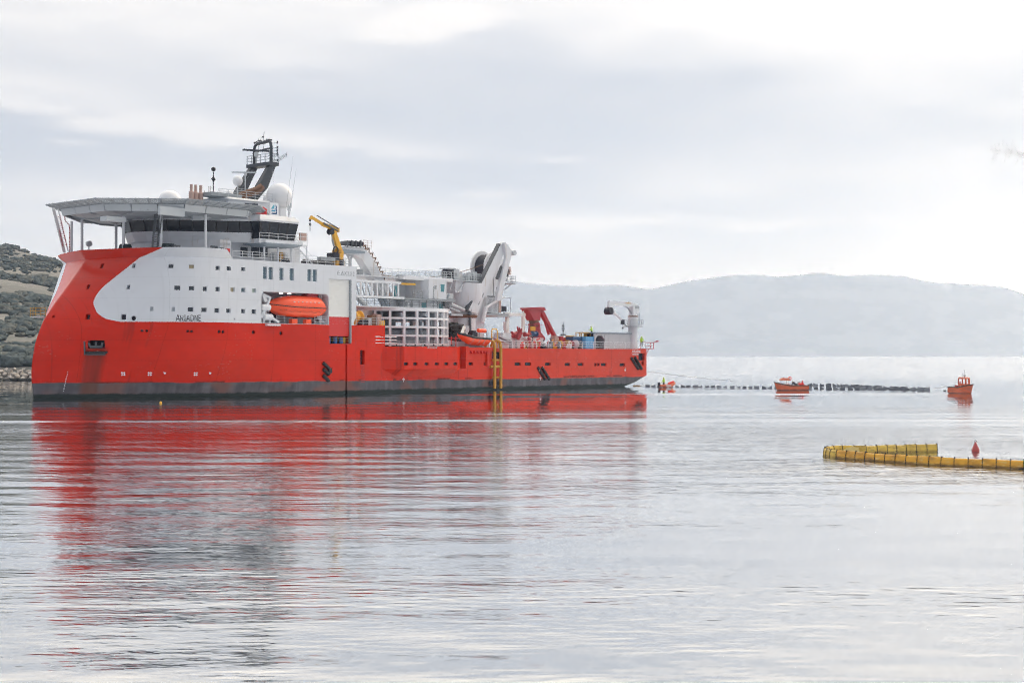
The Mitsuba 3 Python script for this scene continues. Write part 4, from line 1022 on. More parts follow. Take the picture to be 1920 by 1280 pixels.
# roof platform over the truss
pr = (-13.5, 16.93)[1]
P('cable_house__roof_walk', bx((-10.09, 16.71)[0], (-30.06, 17.54)[0], -3, 4.2, 16.95, 17.15), 'white_paint')
P('cable_house__roof_edge', bx((-18.61, 17.05)[0], (-29.28, 17.5)[0], 4.2, 5.2, 16.75, 17.3), 'bright_white')
P('cable_house__roof_railing', rail([((-10.09, 16.71)[0], 4.1, 17.15), ((-30.06, 17.54)[0], 4.1, 17.15)], 1.15, 1.45, .05), 'pale_grey')
P('cable_house__vent', join(*[bx(-11.6, -10.9, 3, 3.8, 17.15, 18.0), bx(-20.5, -19, 3, 3.8, 17.15, 17.5)]), 'mid_grey')
# the house: shaded forward face, light side
hx0, hx1, hx2 = (-22.43, 15.56)[0], (-23.15, 15.56)[0], (-27.61, 15.72)[0]
P('cable_house__upper_room', plan(ccw(np.array([(hx0, 1.5), (hx0, 3.8), (hx1, 6), (hx2 + .6, 6), (hx2 + .6, 1.5)])), 13.95, 16.95), 'white_paint')
P('cable_house__rear_wall', bx((-20.94, 15.61)[0], hx0, 1.0, 1.6, 13.9, 16.95), 'plain_white')
a, b = (-25.72, 16.23), (-26.6, 15.11)
P('cable_house__window', prism([(a[0], a[1]), (b[0], a[1]), (b[0] + .2, b[1]), (a[0] - .1, b[1])], 5.95, 6.05), 'teal_glass')
a, b = (-24.37, 16.01), (-24.78, 15.45)
P('cable_house__window', bx(b[0], a[0], 5.96, 6.04, b[1], a[1]), 'mid_grey')
P('cable_house__door_frame', bx((-24.25, 15.6)[0], (-24.14, 15.59)[0], 5.97, 6.06, 14.0, 15.9), 'mid_grey')
P('cable_house__balcony', join(bx((-19.36, 14.17)[0], (-22.32, 14.26)[0], 3.8, 5.6, 13.8, 13.95), rail([((-20.27, 14.2)[0], 5.5, 13.95), ((-22.32, 14.26)[0], 5.5, 13.95)], 1.15, .9, .06)), 'mid_grey')
P('cable_house__hoist_beam', beam(((-17.85, 16.03)[0], 5.4, (-17.85, 16.03)[1]), ((-20.78, 16.06)[0], 5.4, (-20.78, 16.06)[1]), .28, .28), 'yellow_paint')
P('cable_house__floor_beam', bx((-17.83, 13.77)[0], hx2 - 1.2, 1, 6.25, 13.6, 13.9), 'mid_grey')
P('cable_house__overhang', join(bx(hx2 - 1.3, hx2 + .6, 1.5, 5.8, 13.9, 14.15), tube((hx2 - .6, 5.2, 14.15), (hx2 - .6, 5.2, 15.0), .08), bx(hx2 - 1.2, hx2 + .3, 3, 5.5, 12.9, 13.6)), 'mid_grey')
P('cable_house__lower_room', plan(ccw(np.array([((-19.82, 13.05)[0], 0), ((-18.8, 13.03)[0], 5), (hx2 - .5, 5), (hx2 - .5, 0)])), 12.3, 13.6), 'plain_white')
for u0, u1 in (((-22.61, 13.54)[0], (-23.64, 13.57)[0]), ((-26.39, 13.65)[0], (-27.22, 13.67)[0])):
    P('cable_house__window', bx(u1, u0, 4.95, 5.06, 12.42, 13.4), 'teal_glass')
for u in ((-19.25, 13.04)[0], (-20.38, 13.07)[0]):
    P('cable_house__doorway', bx(u - .35, u + .35, 4.94, 5.05, 12.3, 13.3), 'mid_grey')
P('cable_house__sheave_bracket', join(bx(hx2 - 2.4, hx2 - .8, 2, 4.6, 12.3, 15.0), tube((hx2 - 1.5, 1.6, 14.2), (hx2 - 1.5, 4.9, 14.2), .55, n=16)), 'pale_grey')

# ------------------------------------------------------------------ cable carousel
CX, CR = -17.8, 11.0
NP = 32
th0 = math.atan2(PN[0], FW[0]) * 0 + .02
for k in range(NP):
    a = th0 + 2 * math.pi * k / NP
    c, s_ = math.cos(a), math.sin(a)
    w = .34
    M = np.array([[-s_, c, 0, CX + c * CR], [c, s_, 0, s_ * CR], [0, 0, 1, 0], [0, 0, 0, 1.0]])
    v, f = place(join(bx(-w / 2, w / 2, -.38, .05, DECK, 12.05)), M)
    P('cable_carousel__post', (v, f[:, ::-1]), 'bright_white')
for z0, z1 in ((6.8, 7.1), (8.05, 8.33), (9.32, 9.60), (10.6, 10.88), (11.78, 12.2)):
    P('cable_carousel__hoop', turn([(CR - .33, z0), (CR + .03, z0), (CR + .03, z1), (CR - .33, z1), (CR - .33, z0)], (CX, 0, 0), 64), 'bright_white')
for k in range(NP):
    a = th0 + 2 * math.pi * (k + .5) / NP
    if k % 2 == 0:
        P('cable_carousel__inner_post', beam((CX + math.cos(a) * 8.6, math.sin(a) * 8.6, DECK), (CX + math.cos(a) * 8.6, math.sin(a) * 8.6, 12), .4), 'pale_grey')
P('cable_carousel__cable_coil', turn([(3.2, DECK), (8.2, DECK + .4), (8.2, 8.9), (7.8, 9.2), (3.2, 9.2)], (CX, 0, 0), 48), 'pale_grey', 30)
P('cable_carousel__core', turn([(3.0, DECK), (3.0, 12), (.01, 12)], (CX, 0, 0), 32), 'pale_grey', 30)
P('cable_carousel__spoke', join(*[beam((CX + 3 * math.cos(a), 3 * math.sin(a), 11.3), (CX + 10.7 * math.cos(a), 10.7 * math.sin(a), 11.3), .35, .5) for a in np.arange(16) * math.pi / 8]), 'pale_grey')
P('carousel_platform', plan(ccw(np.array([((-5.31, 12.03)[0], 9.6), (-20, 10.2), (-25.5, 8.2), (-27.2, 6), (-27.2, -2), (-6, -2)])), 12.2, 12.36), 'white_paint')
P('carousel_platform_railing', rail([((-5.51, 12.04)[0], 9.5, 12.36), (-20, 10.1, 12.36), (-25.4, 8.1, 12.36), (-27.1, 6, 12.36), (-27.1, 3, 12.36)], 1.1, 1.5, .06), 'dark_grey')
# work deck on top of the red step, ahead of the carousel
obj('cable_reel', turn([(.01, -.6), (1.0, -.6), (1.0, -.5), (.55, -.5), (.55, .5), (1.0, .5), (1.0, .6), (.01, .6)], ((-4.44, 10.55)[0], 10.2, 10.6), 24, 'x'), 'yellow_paint', 30, True, 'yellow cable reel on the red deck step behind the white block', 'cable reel')
for u0, u1, v_, m_, l_ in (((-5.69, 10.27)[0], (-4.77, 10.25)[0], 10.35, 'navy', 'dark crate beside the yellow reel on the red deck step'), ((-6.35, 10.28)[0], (-5.79, 10.27)[0], 10.5, 'pale_grey', 'pale grey crate between dark and brown ones on the red deck step'), ((-7.22, 10.3)[0], (-6.5, 10.29)[0], 10.95, 'brown_rust', 'brown crate on the red deck step'), ((-8.24, 10.32)[0], (-7.52, 10.31)[0], 11.1, 'pinkish_brown', 'pinkish brown crate, tallest of the row on the red deck step'), ((-8.9, 9.95)[0], (-7.97, 9.93)[0], 10.25, 'yellow_paint', 'low yellow crate at the after end of the red deck step')):
    k = obj('deck_crate', join(bx(u0, u1, 10.2, 11.2, 9.54, v_), bx(u0 - .03, u0 + .08, 10.15, 11.25, 9.53, v_ + .04), bx(u1 - .08, u1 + .03, 10.15, 11.25, 9.53, v_ + .04)), m_, False, True, l_, 'crate', 'crates on the red deck step')
P('step_railing', rail([(-2.9, 11.8, 9.53), (-8.1, 11.8, 9.53)], 1.05, 1.3, .05), 'pale_grey')
P('white_screen', join(bx((-7.76, 11.91)[0], (-10.69, 11.98)[0], 6.8, 6.9, 9.5, 11.9), *[bx(-7.3, -7.1, 6.9, 7.1, 9.5, 12)]), 'door_white')
# side-deck rails along the carousel and aft
P('side_rail', join(*[tube((-6.4, 11.98, z), (-10.6, 11.9, z), .06, n=6) for z in (7.05, 7.5, 7.95)]), 'bright_white')
P('side_rail', rail([(-9.5, 11.6, DECK), (-23.5, 11.6, DECK)], .95, 1.9, .05), 'pale_grey')
for k in range(7):
    x = -11 - 1.9 * k
    P('mooring_roller', join(tube((x, 11.5, DECK), (x, 11.5, DECK + .5), .12), bx(x - .5, x - .2, 11.2, 11.7, DECK, DECK + .25)), 'navy')

# ------------------------------------------------------------------ big white crane
KY = 3.0
cx_ = (-34.18, 10.94)[0]
P('main_crane__pedestal', turn([(2.15, DECK), (2.15, (-34.18, 11.54)[1])], (cx_, 2.6, 0), 36), 'white_paint', 40)
zc_ = (-34.18, 11.79)[1]
P('main_crane__slew_ring', turn([(2.2, zc_ - .5), (2.45, zc_ - .35), (2.45, zc_ - .1), (2.2, zc_)], (cx_, 2.6, 0), 36), 'brown_rust', 40)
P('main_crane__upper_drum', turn([(2.1, zc_), (2.2, zc_ + .6), (2.9, zc_ + 2.6), (2.9, zc_ + 5.0)], (cx_ - .6, 2.6, 0), 36), 'white_paint', 50)
P('main_crane__crane_house', prism([(-31.51, 14.66), (-31.51, 15.42), (-35.98, 16.34), (-35.98, 17.19), (-32.13, 17.04), (-29.81, 16.95), (-29.81, 16.61), (-30.91, 15.48)][::-1] if False else [(-30.91, 15.15), (-35.98, 16), (-35.98, 17.19), (-30.91, 16.99)], -.5, 4.2), 'white_paint')
P('main_crane__winch_deck', join(bx((-28.45, 16.96)[0], (-36.95, 17.3)[0], -1, 4.8, (-31.35, 17.03)[1], (-31.35, 17.2)[1]), beam(((-29.9, 16.93)[0], 4.5, (-29.9, 16.93)[1]), ((-29.29, 15.58)[0], 4.5, (-29.29, 15.58)[1]), .12), beam(((-33.07, 17.06)[0], 4.5, (-33.07, 17.06)[1]), ((-31.11, 15.39)[0], 4.5, (-31.11, 15.39)[1]), .15)), 'pale_grey')
zd = (-31.35, 17.2)[1]
P('main_crane__winch_railing', rail([((-27.29, 17.07)[0], 4.7, zd), ((-36.35, 17.44)[0], 4.7, zd)], 1.15, 1.2, .055), 'pale_grey')
a = (-30.22, 17.9)
P('main_crane__winch', turn([(.01, -.9), (.85, -.9), (.85, -.75), (.6, -.75), (.6, .75), (.85, .75), (.85, .9), (.01, .9)], (a[0], 3.4, zd + .85), 18, 'x'), 'navy', 30)
P('main_crane__winch_motor', join(bx((-30.82, 17.85)[0] - 1.0, (-30.82, 17.85)[0] + .2, 2.6, 4.2, zd + .1, zd + 1.7), bx(a[0] - .8, a[0] + 1.2, 2.5, 4.3, zd + 1.65, zd + 1.8)), 'pale_grey')
P('main_crane__pipework', join(*[tube(((-31.51, 17.6)[0], 3.9 - .3 * k, zd + .25 + .22 * k), ((-33.48, 17.69)[0], 3.9 - .3 * k, zd + .25 + .22 * k), .09) for k in range(4)], bx((-32.62, 18.16)[0], (-31.76, 18.12)[0], 3, 4, zd + 1.0, zd + 1.25)), 'pale_grey')
rng = np.random.default_rng(11)
for k in range(9):
    u = float(np.interp(k, [0, 8], [(-33.85, 17.87)[0], (-37.11, 18.01)[0]])); h_ = float(rng.uniform(.5, 1.5))
    P('main_crane__hydraulic_unit', bx(u - .45, u + .4, 2.6 + rng.uniform(-.5, .5), 4.2, zd, zd + h_), ('mid_grey', 'pale_grey', 'dark_grey')[k % 3])
# big storage reel of the crane
a = (-41.65, 20.13)
P('main_crane__wire_reel', turn([(.01, -1.0), (2.15, -1.0), (2.15, .95), (.01, .95)], (a[0], 1.4, a[1] - .4), 36, 'y'), 'navy', 40)
P('main_crane__reel_flange', turn([(1.5, -1.35), (2.75, -1.35), (2.75, -1.1), (1.5, -1.1)], (a[0] + .15, 1.4, a[1] - .4), 36, 'y'), 'bright_white', 40)
P('main_crane__reel_flange', turn([(.01, 1.0), (2.5, 1.0), (2.5, 1.25), (.01, 1.25)], (a[0] - .25, 1.4, a[1] - .4), 36, 'y'), 'bright_white', 40)
P('main_crane__reel_frame', join(bx(a[0] - .5, a[0] + .6, 2.4, 3.2, 15.0, a[1] - .5), bx(a[0] + .8, a[0] + 2.2, 1, 3.2, 15.0, a[1] - 2.4), beam((a[0] + 2.3, 2.6, 16), (a[0] - .2, 2.6, a[1] - .2), .5)), 'white_paint')
kp = [(-35.66, 14.38), (-35.53, 7.55), (-38.19, 7.57), (-38.44, 11.88), (-39.21, 15.78), (-37.93, 17.89), (-36.41, 17.39)]
P('main_crane__king_post', prism([tuple(q) for q in kp], 2.0, 3.6), 'white_paint')
main_ = [(-33.56, 12.16), (-32.94, 12.48), (-40.4, 23.11), (-41.05, 23.62), (-41.7, 23.7), (-41.96, 23.29), (-40.79, 21.06), (-38.09, 16.89), (-36.25, 14.18), (-35.05, 11.94)]
P('main_crane__boom', prism([tuple(q) for q in main_], 4.6, 5.2), 'white_paint')
P('main_crane__boom_flange', beam(((-32.77, 12.39)[0] + .1, 4.8, (-32.77, 12.39)[1]), ((-40.55, 23.37)[0] + .1, 4.8, (-40.55, 23.37)[1]), .75, .24), 'dark_grey')
jib = [(-40.77, 23.53), (-41.55, 23.32), (-42.27, 22.58), (-42.73, 22.17), (-42.4, 21.46), (-40.12, 14.71), (-39.73, 14.1), (-38.96, 14.16), (-39.21, 15.37), (-41.16, 21.14)]
P('main_crane__folded_jib', prism([tuple(q) for q in jib], 5.25, 5.8), 'white_paint')
a = (-42.99, 22.01)
P('main_crane__jib_sheave', turn([(.01, -.3), (.42, -.3), (.42, .3), (.01, .3)], (a[0], 5.8, a[1]), 18, 'y'), 'pale_grey', 30)
a = (-36, 13.83)
P('main_crane__boom_lettering', beam(((-35.12, 13.38)[0], 5.21, (-35.12, 13.38)[1]), ((-36.51, 15.3)[0], 5.21, (-36.51, 15.3)[1]), .03, .22), 'mid_grey')
P('main_crane__luff_ram', join(tube(((-36.95, 10.54)[0], 4.4, (-36.95, 10.54)[1]), ((-37.84, 13.13)[0], 4.4, (-37.84, 13.13)[1]), .35), tube(((-37.47, 12.86)[0], 4.5, (-37.47, 12.86)[1]), ((-41.86, 14.8)[0], 4.5, (-41.86, 14.8)[1]), .22)), 'bright_white', 40)
P('main_crane__jib_ram', join(tube(((-39.76, 17.93)[0], 5.22, (-39.76, 17.93)[1]), ((-41.97, 21.67)[0], 5.22, (-41.97, 21.67)[1]), .16), tube(((-39.5, 17.66)[0], 5.22, (-39.5, 17.66)[1]), ((-40.67, 19.7)[0], 5.22, (-40.67, 19.7)[1]), .24)), 'dark_grey', 40)
# stepped machinery behind the boom
for k, u in enumerate(((-44.22, 19.33), (-43.82, 18.57), (-43.43, 17.8), (-43.03, 17.04), (-42.64, 16.28), (-42.24, 15.52), (-41.85, 14.77), (-41.46, 14.01))):
    P('main_crane__valve_rack', join(bx(u[0] - .9, u[0] + 1.0, 1.8, 3.2, u[1] - .3, u[1] + .2), tube((u[0] - .9, 2.6, u[1] + .35), (u[0] + 1.0, 2.6, u[1] + .35), .12)), ('dark_grey', 'navy', 'mid_grey')[k % 3])
for k, (u, v_) in enumerate(((-44.98, 19.79), (-45.05, 19.35), (-44.98, 18.86))):
    P('main_crane__floodlight', join(turn([(.01, -.2), (.45, -.2), (.3, .15), (.01, .2)], (u, 3, v_), 10), beam((u, 3, v_), (u + .8, 3, v_ - .1), .08)), 'pinkish_brown')
a = (-44.19, 17.11)
P('main_crane__gallery', join(bx((-46.32, 17.28)[0], (-43.66, 17.18)[0], 1.5, 3.4, a[1], a[1] + .14), rail([((-44.98, 17.23)[0], 3.3, a[1]), ((-46.39, 17.29)[0], 3.3, a[1]), ((-46.39, 17.29)[0], 1.5, a[1])], 1.3, .9, .06), beam(((-45.39, 17.07)[0], 3.2, a[1]), ((-43.66, 16.13)[0], 3.2, (-43.66, 16.13)[1]), .12)), 'mid_grey')
P('main_crane__back_tower', prism([tuple(q) for q in ((-40.02, 14.54), (-44.33, 19.96), (-45.26, 19.56), (-44.07, 14.66))], .4, 1.7), 'dark_grey')
ma = (-40.58, 12.13)
P('main_crane__machinery_house', bx((-38.26, 13.15)[0], (-42.01, 13.25)[0], .2, 4.0, (-40.06, 12.25)[1], (-40.06, 14.76)[1]), 'white_paint')
P('main_crane__house_rib', join(*[bx(u - .04, u + .04, 4.0, 4.08, (-40.06, 12.34)[1], (-40.06, 14.67)[1]) for u in np.linspace((-38.51, 13.16)[0], (-41.48, 13.24)[0], 11)]), 'pale_grey')
P('main_crane__house_door', bx((-41.81, 13.25)[0], (-41.29, 13.23)[0], 4.0, 4.1, (-40.06, 12.25)[1], (-40.06, 14.24)[1]), 'pinkish_brown')
P('main_crane__house_platform', join(bx((-37.88, 11.86)[0], (-43.32, 11.98)[0], 0, 4.6, (-40.7, 11.75)[1], (-40.7, 12.09)[1]), tube(((-37.49, 11.51)[0], 4.6, (-37.49, 11.51)[1]), ((-43.59, 11.72)[0], 4.6, (-43.59, 11.72)[1]), .1)), 'mid_grey')
P('main_crane__cooler', bx((-43.19, 12.93)[0], (-42.07, 12.91)[0], 2.5, 4.1, (-42.66, 12.48)[1], (-42.66, 13.36)[1]), 'navy')
P('main_crane__canopy', join(beam(((-42.57, 14.76)[0], 3.5, (-42.57, 14.76)[1]), ((-44.95, 14.84)[0], 3.5, (-44.95, 14.84)[1]), .1, .12), beam(((-44.95, 14.84)[0], 3.5, (-44.95, 14.84)[1]), ((-44.68, 11.66)[0], 3.5, (-44.68, 11.66)[1]), .08)), 'pale_grey')
P('main_crane__boom_rest', join(tube(((-28.17, 13.45)[0], 5, (-28.17, 13.45)[1]), ((-32.05, 12.47)[0], 5, (-32.05, 12.47)[1]), .36, .28), tube(((-28.17, 12.87)[0], 5, (-28.17, 12.87)[1]), ((-31.07, 12.11)[0], 5, (-31.07, 12.11)[1]), .2), bx((-31.8, 11.96)[0], (-29.13, 11.9)[0], 3.5, 5.0, (-30.34, 11.51)[1], (-30.34, 11.84)[1])), 'pale_grey', 40)
P('main_crane__hose_loom', join(tube(((-33.4, 11.32)[0], 5, (-33.4, 11.32)[1]), ((-33.52, 8.87)[0], 5, DECK + .5), .22), tube(((-33.28, 11.74)[0], 5, (-33.28, 11.74)[1]), ((-33.77, 13.44)[0], 5, (-33.77, 13.44)[1]), .3, .12)), 'dark_grey')
# pull-in wire from the reel to the chute
w0, w1 = np.array([(-39.24, 20.06)[0], 2.4, (-39.24, 20.06)[1]]), np.array([(-16.18, 17.4)[0], 3, (-16.18, 17.4)[1]])
P('pull_in_wire', sweep([w0 + (w1 - w0) * t_ - np.array([0, 0, 1.15 * 4 * t_ * (1 - t_)]) for t_ in np.linspace(0, 1, 15)], .055, 5), 'brown_rust')
# heap of black hoses between carousel and crane
rng = np.random.default_rng(7)
hc = (-27.99, 9.11)
k = obj('hose_heap', join(*[sweep([(hc[0] + rng.uniform(-1.6, 1.6) + rng.uniform(.5, 1.5) * math.cos(t_ + ph), 6.5 + rng.uniform(-.1, .1) + .9 * math.sin(t_ * 1.0 + ph), DECK + 1.6 + .28 * (j % 8) + .35 * math.sin(2 * t_ + ph)) for t_ in np.linspace(0, 5.6, 12)], .17, 6) for j, ph in enumerate(rng.uniform(0, 6, 16))]), 'black_rubber', True, True,
        'heap of black hoses stacked on deck between the white lattice basket and the crane', 'hoses')
obj('hose_rack', join(bx(hc[0] - 2.4, hc[0] + 2.3, 5.3, 7.6, DECK, DECK + .3), *[beam((hc[0] + s_ * 2.2, y_, DECK), (hc[0] + s_ * 2.2, y_, DECK + 1.7), .15) for s_ in (-1, 1) for y_ in (5.4, 7.5)], bx(hc[0] - 2.3, hc[0] + 2.3, 5.3, 7.6, DECK + 1.45, DECK + 1.6)), 'maroon_paint', False, True, 'dark red rack under the heap of black hoses', 'rack')
P('red_gate', join(*[beam((x_, 11, DECK), (x_, 11, DECK + 1.75), .12) for x_ in ((-22.91, 7.4)[0], (-23.84, 7.41)[0])]), 'signal_red')
P('crane_locker', bx((-32.2, 9.18)[0], (-30.74, 9.16)[0], 5, 6, DECK, (-31.47, 9.92)[1]), 'pale_grey')

# ------------------------------------------------------------------ rescue boat on its davit
rb = thing('rescue_boat', 'orange rigid inflatable rescue boat hanging at the ship side below the big white crane', 'boat')
ra, rbx = (-23.77, 8.2)[0], (-30.13, 7.78)[0]
RL = ra - rbx; rz = (-27, 8.08)[1]


def rb_ring(u):
    w = 1.05 * (1 - max(0, (.35 - u) / .35) ** 2.2 * .93)
    sh = .55 * max(0, (.5 - u) / .5) ** 1.6 + .12 * (u < .5) * 0 - .28 * u
    keel = -1.05 + .75 * max(0, (.35 - u) / .35) ** 1.6
    pts = [(w, 0), (w * .98, -.22), (w * .75, keel * .55), (0.02, keel), (-w * .75, keel * .55), (-w * .98, -.22), (-w, 0)]
    return np.array([(ra - RL * u, 11.4 + y, rz + sh + z) for y, z in pts])


uu = np.linspace(0, 1, 15)
obj(rb + '__hull', loft([rb_ring(u) for u in uu]), 'lifeboat_orange', 35, True)
obj(rb + '__tube', sweep([rb_ring(u)[0] + [0, .06, .03] for u in uu], .17, 8), 'navy', 50, True)
obj(rb + '__tube', sweep([rb_ring(u)[-1] + [0, -.06, .03] for u in uu], .17, 8), 'navy', 50, True)
obj(rb + '__console', join(bx(ra - RL * .62, ra - RL * .45, 10.9, 11.9, rz - .2, rz + .75), bx(ra - RL * .58, ra - RL * .47, 11.0, 11.8, rz + .7, rz + 1.0)), 'navy', False, True)
obj(rb + '__roll_bar', join(*[beam((ra - RL * .9, y, rz - .3), (ra - RL * .9, y, rz + .9), .12) for y in (10.6, 12.2)]), 'mid_grey', False, True)
obj(rb + '__righting_bag', sweep([(ra - RL * .70, 11.4, rz + 1.0), (ra - RL * .72, 11.4, rz + 1.05), (ra - RL * .98, 11.4, rz + 1.0), (ra - RL * 1.0, 11.4, rz + .95)], [.1, .30, .30, .1], 10), 'lifeboat_orange', 50, True)
obj(rb + '__sling', join(*[sweep([rb_ring(u)[k_] + [0, .04, 0] for k_ in (0, 1, 2, 3)], .03, 4) for u in (.4, .62, .8)]), 'pale_grey', False, True)
P('rescue_davit', join(beam(((-25.78, 7.99)[0], 10.2, rz + .2), ((-27.44, 9.71)[0], 9.4, (-27.44, 9.71)[1]), .35, .3), beam(((-25.85, 8.07)[0], 10.0, rz + .1), ((-27.27, 9.47)[0], 9.6, (-27.27, 9.47)[1]), .22)), 'door_white')
P('rescue_davit', bx((-31.79, 7.47)[0], (-26.25, 7.43)[0], 9.0, 10.6, DECK, DECK + 1.0), 'pale_grey')

# ------------------------------------------------------------------ yellow bent pipes over the side
for x in ((-30.87, 4.18)[0], (-32.28, 4.17)[0]):
    P('side_pipe', sweep([(x + .75, 11.2, DECK + .2), (x + .7, 11.5, DECK + .95), (x + .35, 12.0, DECK + 1.2), (x + .05, 12.45, DECK + .9), (x, 12.55, DECK + .1), (x, 12.55, 4), (x, 12.55, 2.2), (x, 12.55, .25)], .23, 10), 'rusty_yellow', 50)
P('side_pipe_bracket', join(tube(((-32.59, 3.84)[0], 12.5, 3.6), ((-30.14, 3.85)[0], 12.3, 3.6), .2), tube(((-32.59, 4.5)[0], 12.4, 4.6), ((-30.5, 4.51)[0], 12.4, 4.6), .14), tube(((-32.59, 2.03)[0], 12.4, 1.95), ((-30.5, 2.05)[0], 12.4, 1.95), .12)), 'rusty_yellow')
P('side_pipe_fender', bx((-32.82, 0.87)[0], (-30.11, 0.91)[0], 11.95, 12.35, .75, 1.35), 'navy')
xg0, xg1 = (-30.81, 8.27)[0], (-32.1, 8.29)[0]
P('boarding_gate', sweep([(xg0, 12, DECK), (xg0, 12, DECK + 2.7), (xg0 - .2, 12, DECK + 2.95), (xg1 + .2, 12, DECK + 2.95), (xg1, 12, DECK + 2.7), (xg1, 12, DECK)], .09, 6), 'yellow_paint')

# ------------------------------------------------------------------ after deck
P('deck_railing', join(rail([((-32.78, 6.64)[0], 11.92, DECK), (-71.0, 11.92, DECK)], 1.12, 3.0, .065), ), 'bright_white')
gz = (-45.31, 12.37)[1]
g0, g1 = (-43.45, 11.1)[0], (-47.47, 11.18)[0]
P('portal_frame', beam((g0 + .8, 4, gz - .3), (g1 - .4, 4, gz - .3), .42, .45), 'door_white')
P('portal_frame', join(beam((g0, 4, DECK), (g0, 4, gz), .46), tube((g0 + .35, 4, 9.5), (g0 + .35, 4, 10.8), .4), beam((g0 + .8, 4, 8.0), (g0 + .1, 4, 10.2), .3)), 'door_white')
P('portal_frame', join(beam((g1, 4, DECK), (g1, 4, gz), .46), beam((g1 + 2.4, 4.2, DECK + .5), (g1 + .3, 4.2, 9.9), .3), bx(g1 - .1, g1 + .2, 3.9, 4.1, gz, gz + .3)), 'door_white')
# red knuckle crane
RY = 4.0
P('red_crane__column', join(prism([tuple(q) for q in ((-49.38, 8.01), (-49.65, 10.69), (-50.89, 10.89), (-51.45, 8.03))], 3.3, 4.7), prism([tuple(q) for q in ((-51.03, 9.46), (-52.42, 8.3), (-52.42, 7.85), (-50.89, 7.84))], 3.4, 4.6), bx((-51.73, 10.45)[0], (-49.03, 10.41)[0], 3.1, 4.9, (-50.06, 10.43)[1], (-50.06, 10.51)[1])), 'maroon_paint')
P('red_crane__head', prism([tuple(q) for q in ((-47.87, 13.23), (-47.87, 12.96), (-49.38, 11.13), (-50.89, 11.16), (-51.17, 13.04), (-51.17, 13.31))], 3.2, 4.8), 'maroon_paint')
P('red_crane__boom', prism([tuple(q) for q in ((-47.74, 13), (-47.94, 13.27), (-51.73, 13.42), (-52.28, 12.89), (-51.31, 12.87), (-50.48, 12.94))], 3.0, 5.0), 'maroon_paint')
P('red_crane__jib', join(beam(((-51.59, 13.23)[0], 4, (-51.59, 13.23)[1]), ((-55.67, 8.52)[0], 4, (-55.67, 8.52)[1]), .75, .75, .6, .45), beam(((-55.1, 8.69)[0], 4, (-55.1, 8.69)[1]), ((-56.1, 8.16)[0], 4, (-56.1, 8.16)[1]), .6)), 'maroon_paint')
P('red_crane__jib_ram', tube(((-52.98, 11.29)[0], 4, (-52.98, 11.29)[1]), ((-54.11, 8.86)[0], 4, (-54.11, 8.86)[1]), .22), 'maroon_paint')
P('red_crane__turntable', turn([(.8, -.7), (.65, -.2), (.85, 0), (.85, .4), (.6, .8)], ((-50.2, 10.87)[0], 4, (-50.2, 10.87)[1]), 16), 'brown_rust', 30)
P('red_crane__control_box', bx((-49.3, 9.87)[0], (-48.21, 9.85)[0], 4.8, 5.1, (-48.89, 9.42)[1], (-48.89, 10.13)[1]), 'yellow_paint')
P('red_crane__ladder', join(*[beam((x_, 5, DECK + .8), (x_, 5, (-48.89, 10.48)[1]), .1) for x_ in ((-47.93, 8.96)[0], (-50.26, 8.99)[0])]), 'maroon_paint')
P('red_crane__winch', turn([(.01, -.5), (.5, -.5), (.5, -.4), (.35, -.4), (.35, .4), (.5, .4), (.5, .5), (.01, .5)], ((-49.16, 8.89)[0], 5, (-49.16, 8.89)[1]), 14, 'x'), 'deep_blue', 30)
# deck machinery seen above the rail
rng = np.random.default_rng(21)
for a, b, m_, nm in (((-41.58, 8.96), (-42.76, 8.11), 'maroon_paint', 'deck_winch'), ((-41.67, 8.74), (-43.11, 8.37), 'mid_grey', 'deck_winch'), ((-42.63, 9.23), (-43.16, 8.46), 'maroon_paint', 'deck_winch'), ((-45.55, 9.18), (-46.7, 8.32), 'maroon_paint', 'deck_winch')):
    x_, r_ = (a[0] + b[0]) / 2, (a[1] - b[1]) / 2
    P(nm, turn([(.01, -.6), (r_, -.6), (r_, -.5), (r_ * .7, -.5), (r_ * .7, .5), (r_, .5), (r_, .6), (.01, .6)], (x_, 6, (a[1] + b[1]) / 2), 16, 'x'), m_, 30)
a, b = (-43.69, 10.03), (-44.48, 8.3)
P('grapnel', join(*[beam((b[0] + .2, 6, b[1]), (a[0] - .3 * k, 6 + .2 * k, a[1] - .15 * k), .35, .35, .15, .15) for k in range(3)], beam((a[0] + .1, 6, b[1] - .3), (b[0], 6, (a[1] + b[1]) / 2), .6)), 'maroon_paint')
P('engine_house', join(bx((-50.96, 7.66)[0], (-42.85, 7.59)[0], 2.0, 5.5, DECK, (-47.53, 8.25)[1]), bx((-41.06, 8.61)[0], (-38.99, 8.59)[0], 5, 7, DECK, (-39.76, 8.94)[1])), 'white_paint')
P('inclined_ramp', join(beam(((-37.74, 8.39)[0], 7, (-37.74, 8.39)[1]), ((-40.71, 7.56)[0], 7, (-40.71, 7.56)[1]), 1.0, .3), beam(((-36.85, 8.13)[0], 7, (-36.85, 8.13)[1]), ((-40.19, 7.22)[0], 7, (-40.19, 7.22)[1]), .8, .25)), 'pale_grey')
P('hose_ring', sweep(arc(((-45.87, 8.04)[0], 7, (-45.87, 8.04)[1]), .5, 0, 6.28, 15), .12, 6), 'dark_grey')
cols_ = ('maroon_paint', 'pinkish_brown', 'mid_grey', 'plain_white', 'navy', 'yellow_paint', 'signal_red', 'pale_grey', 'rusty_yellow', 'dark_grey')
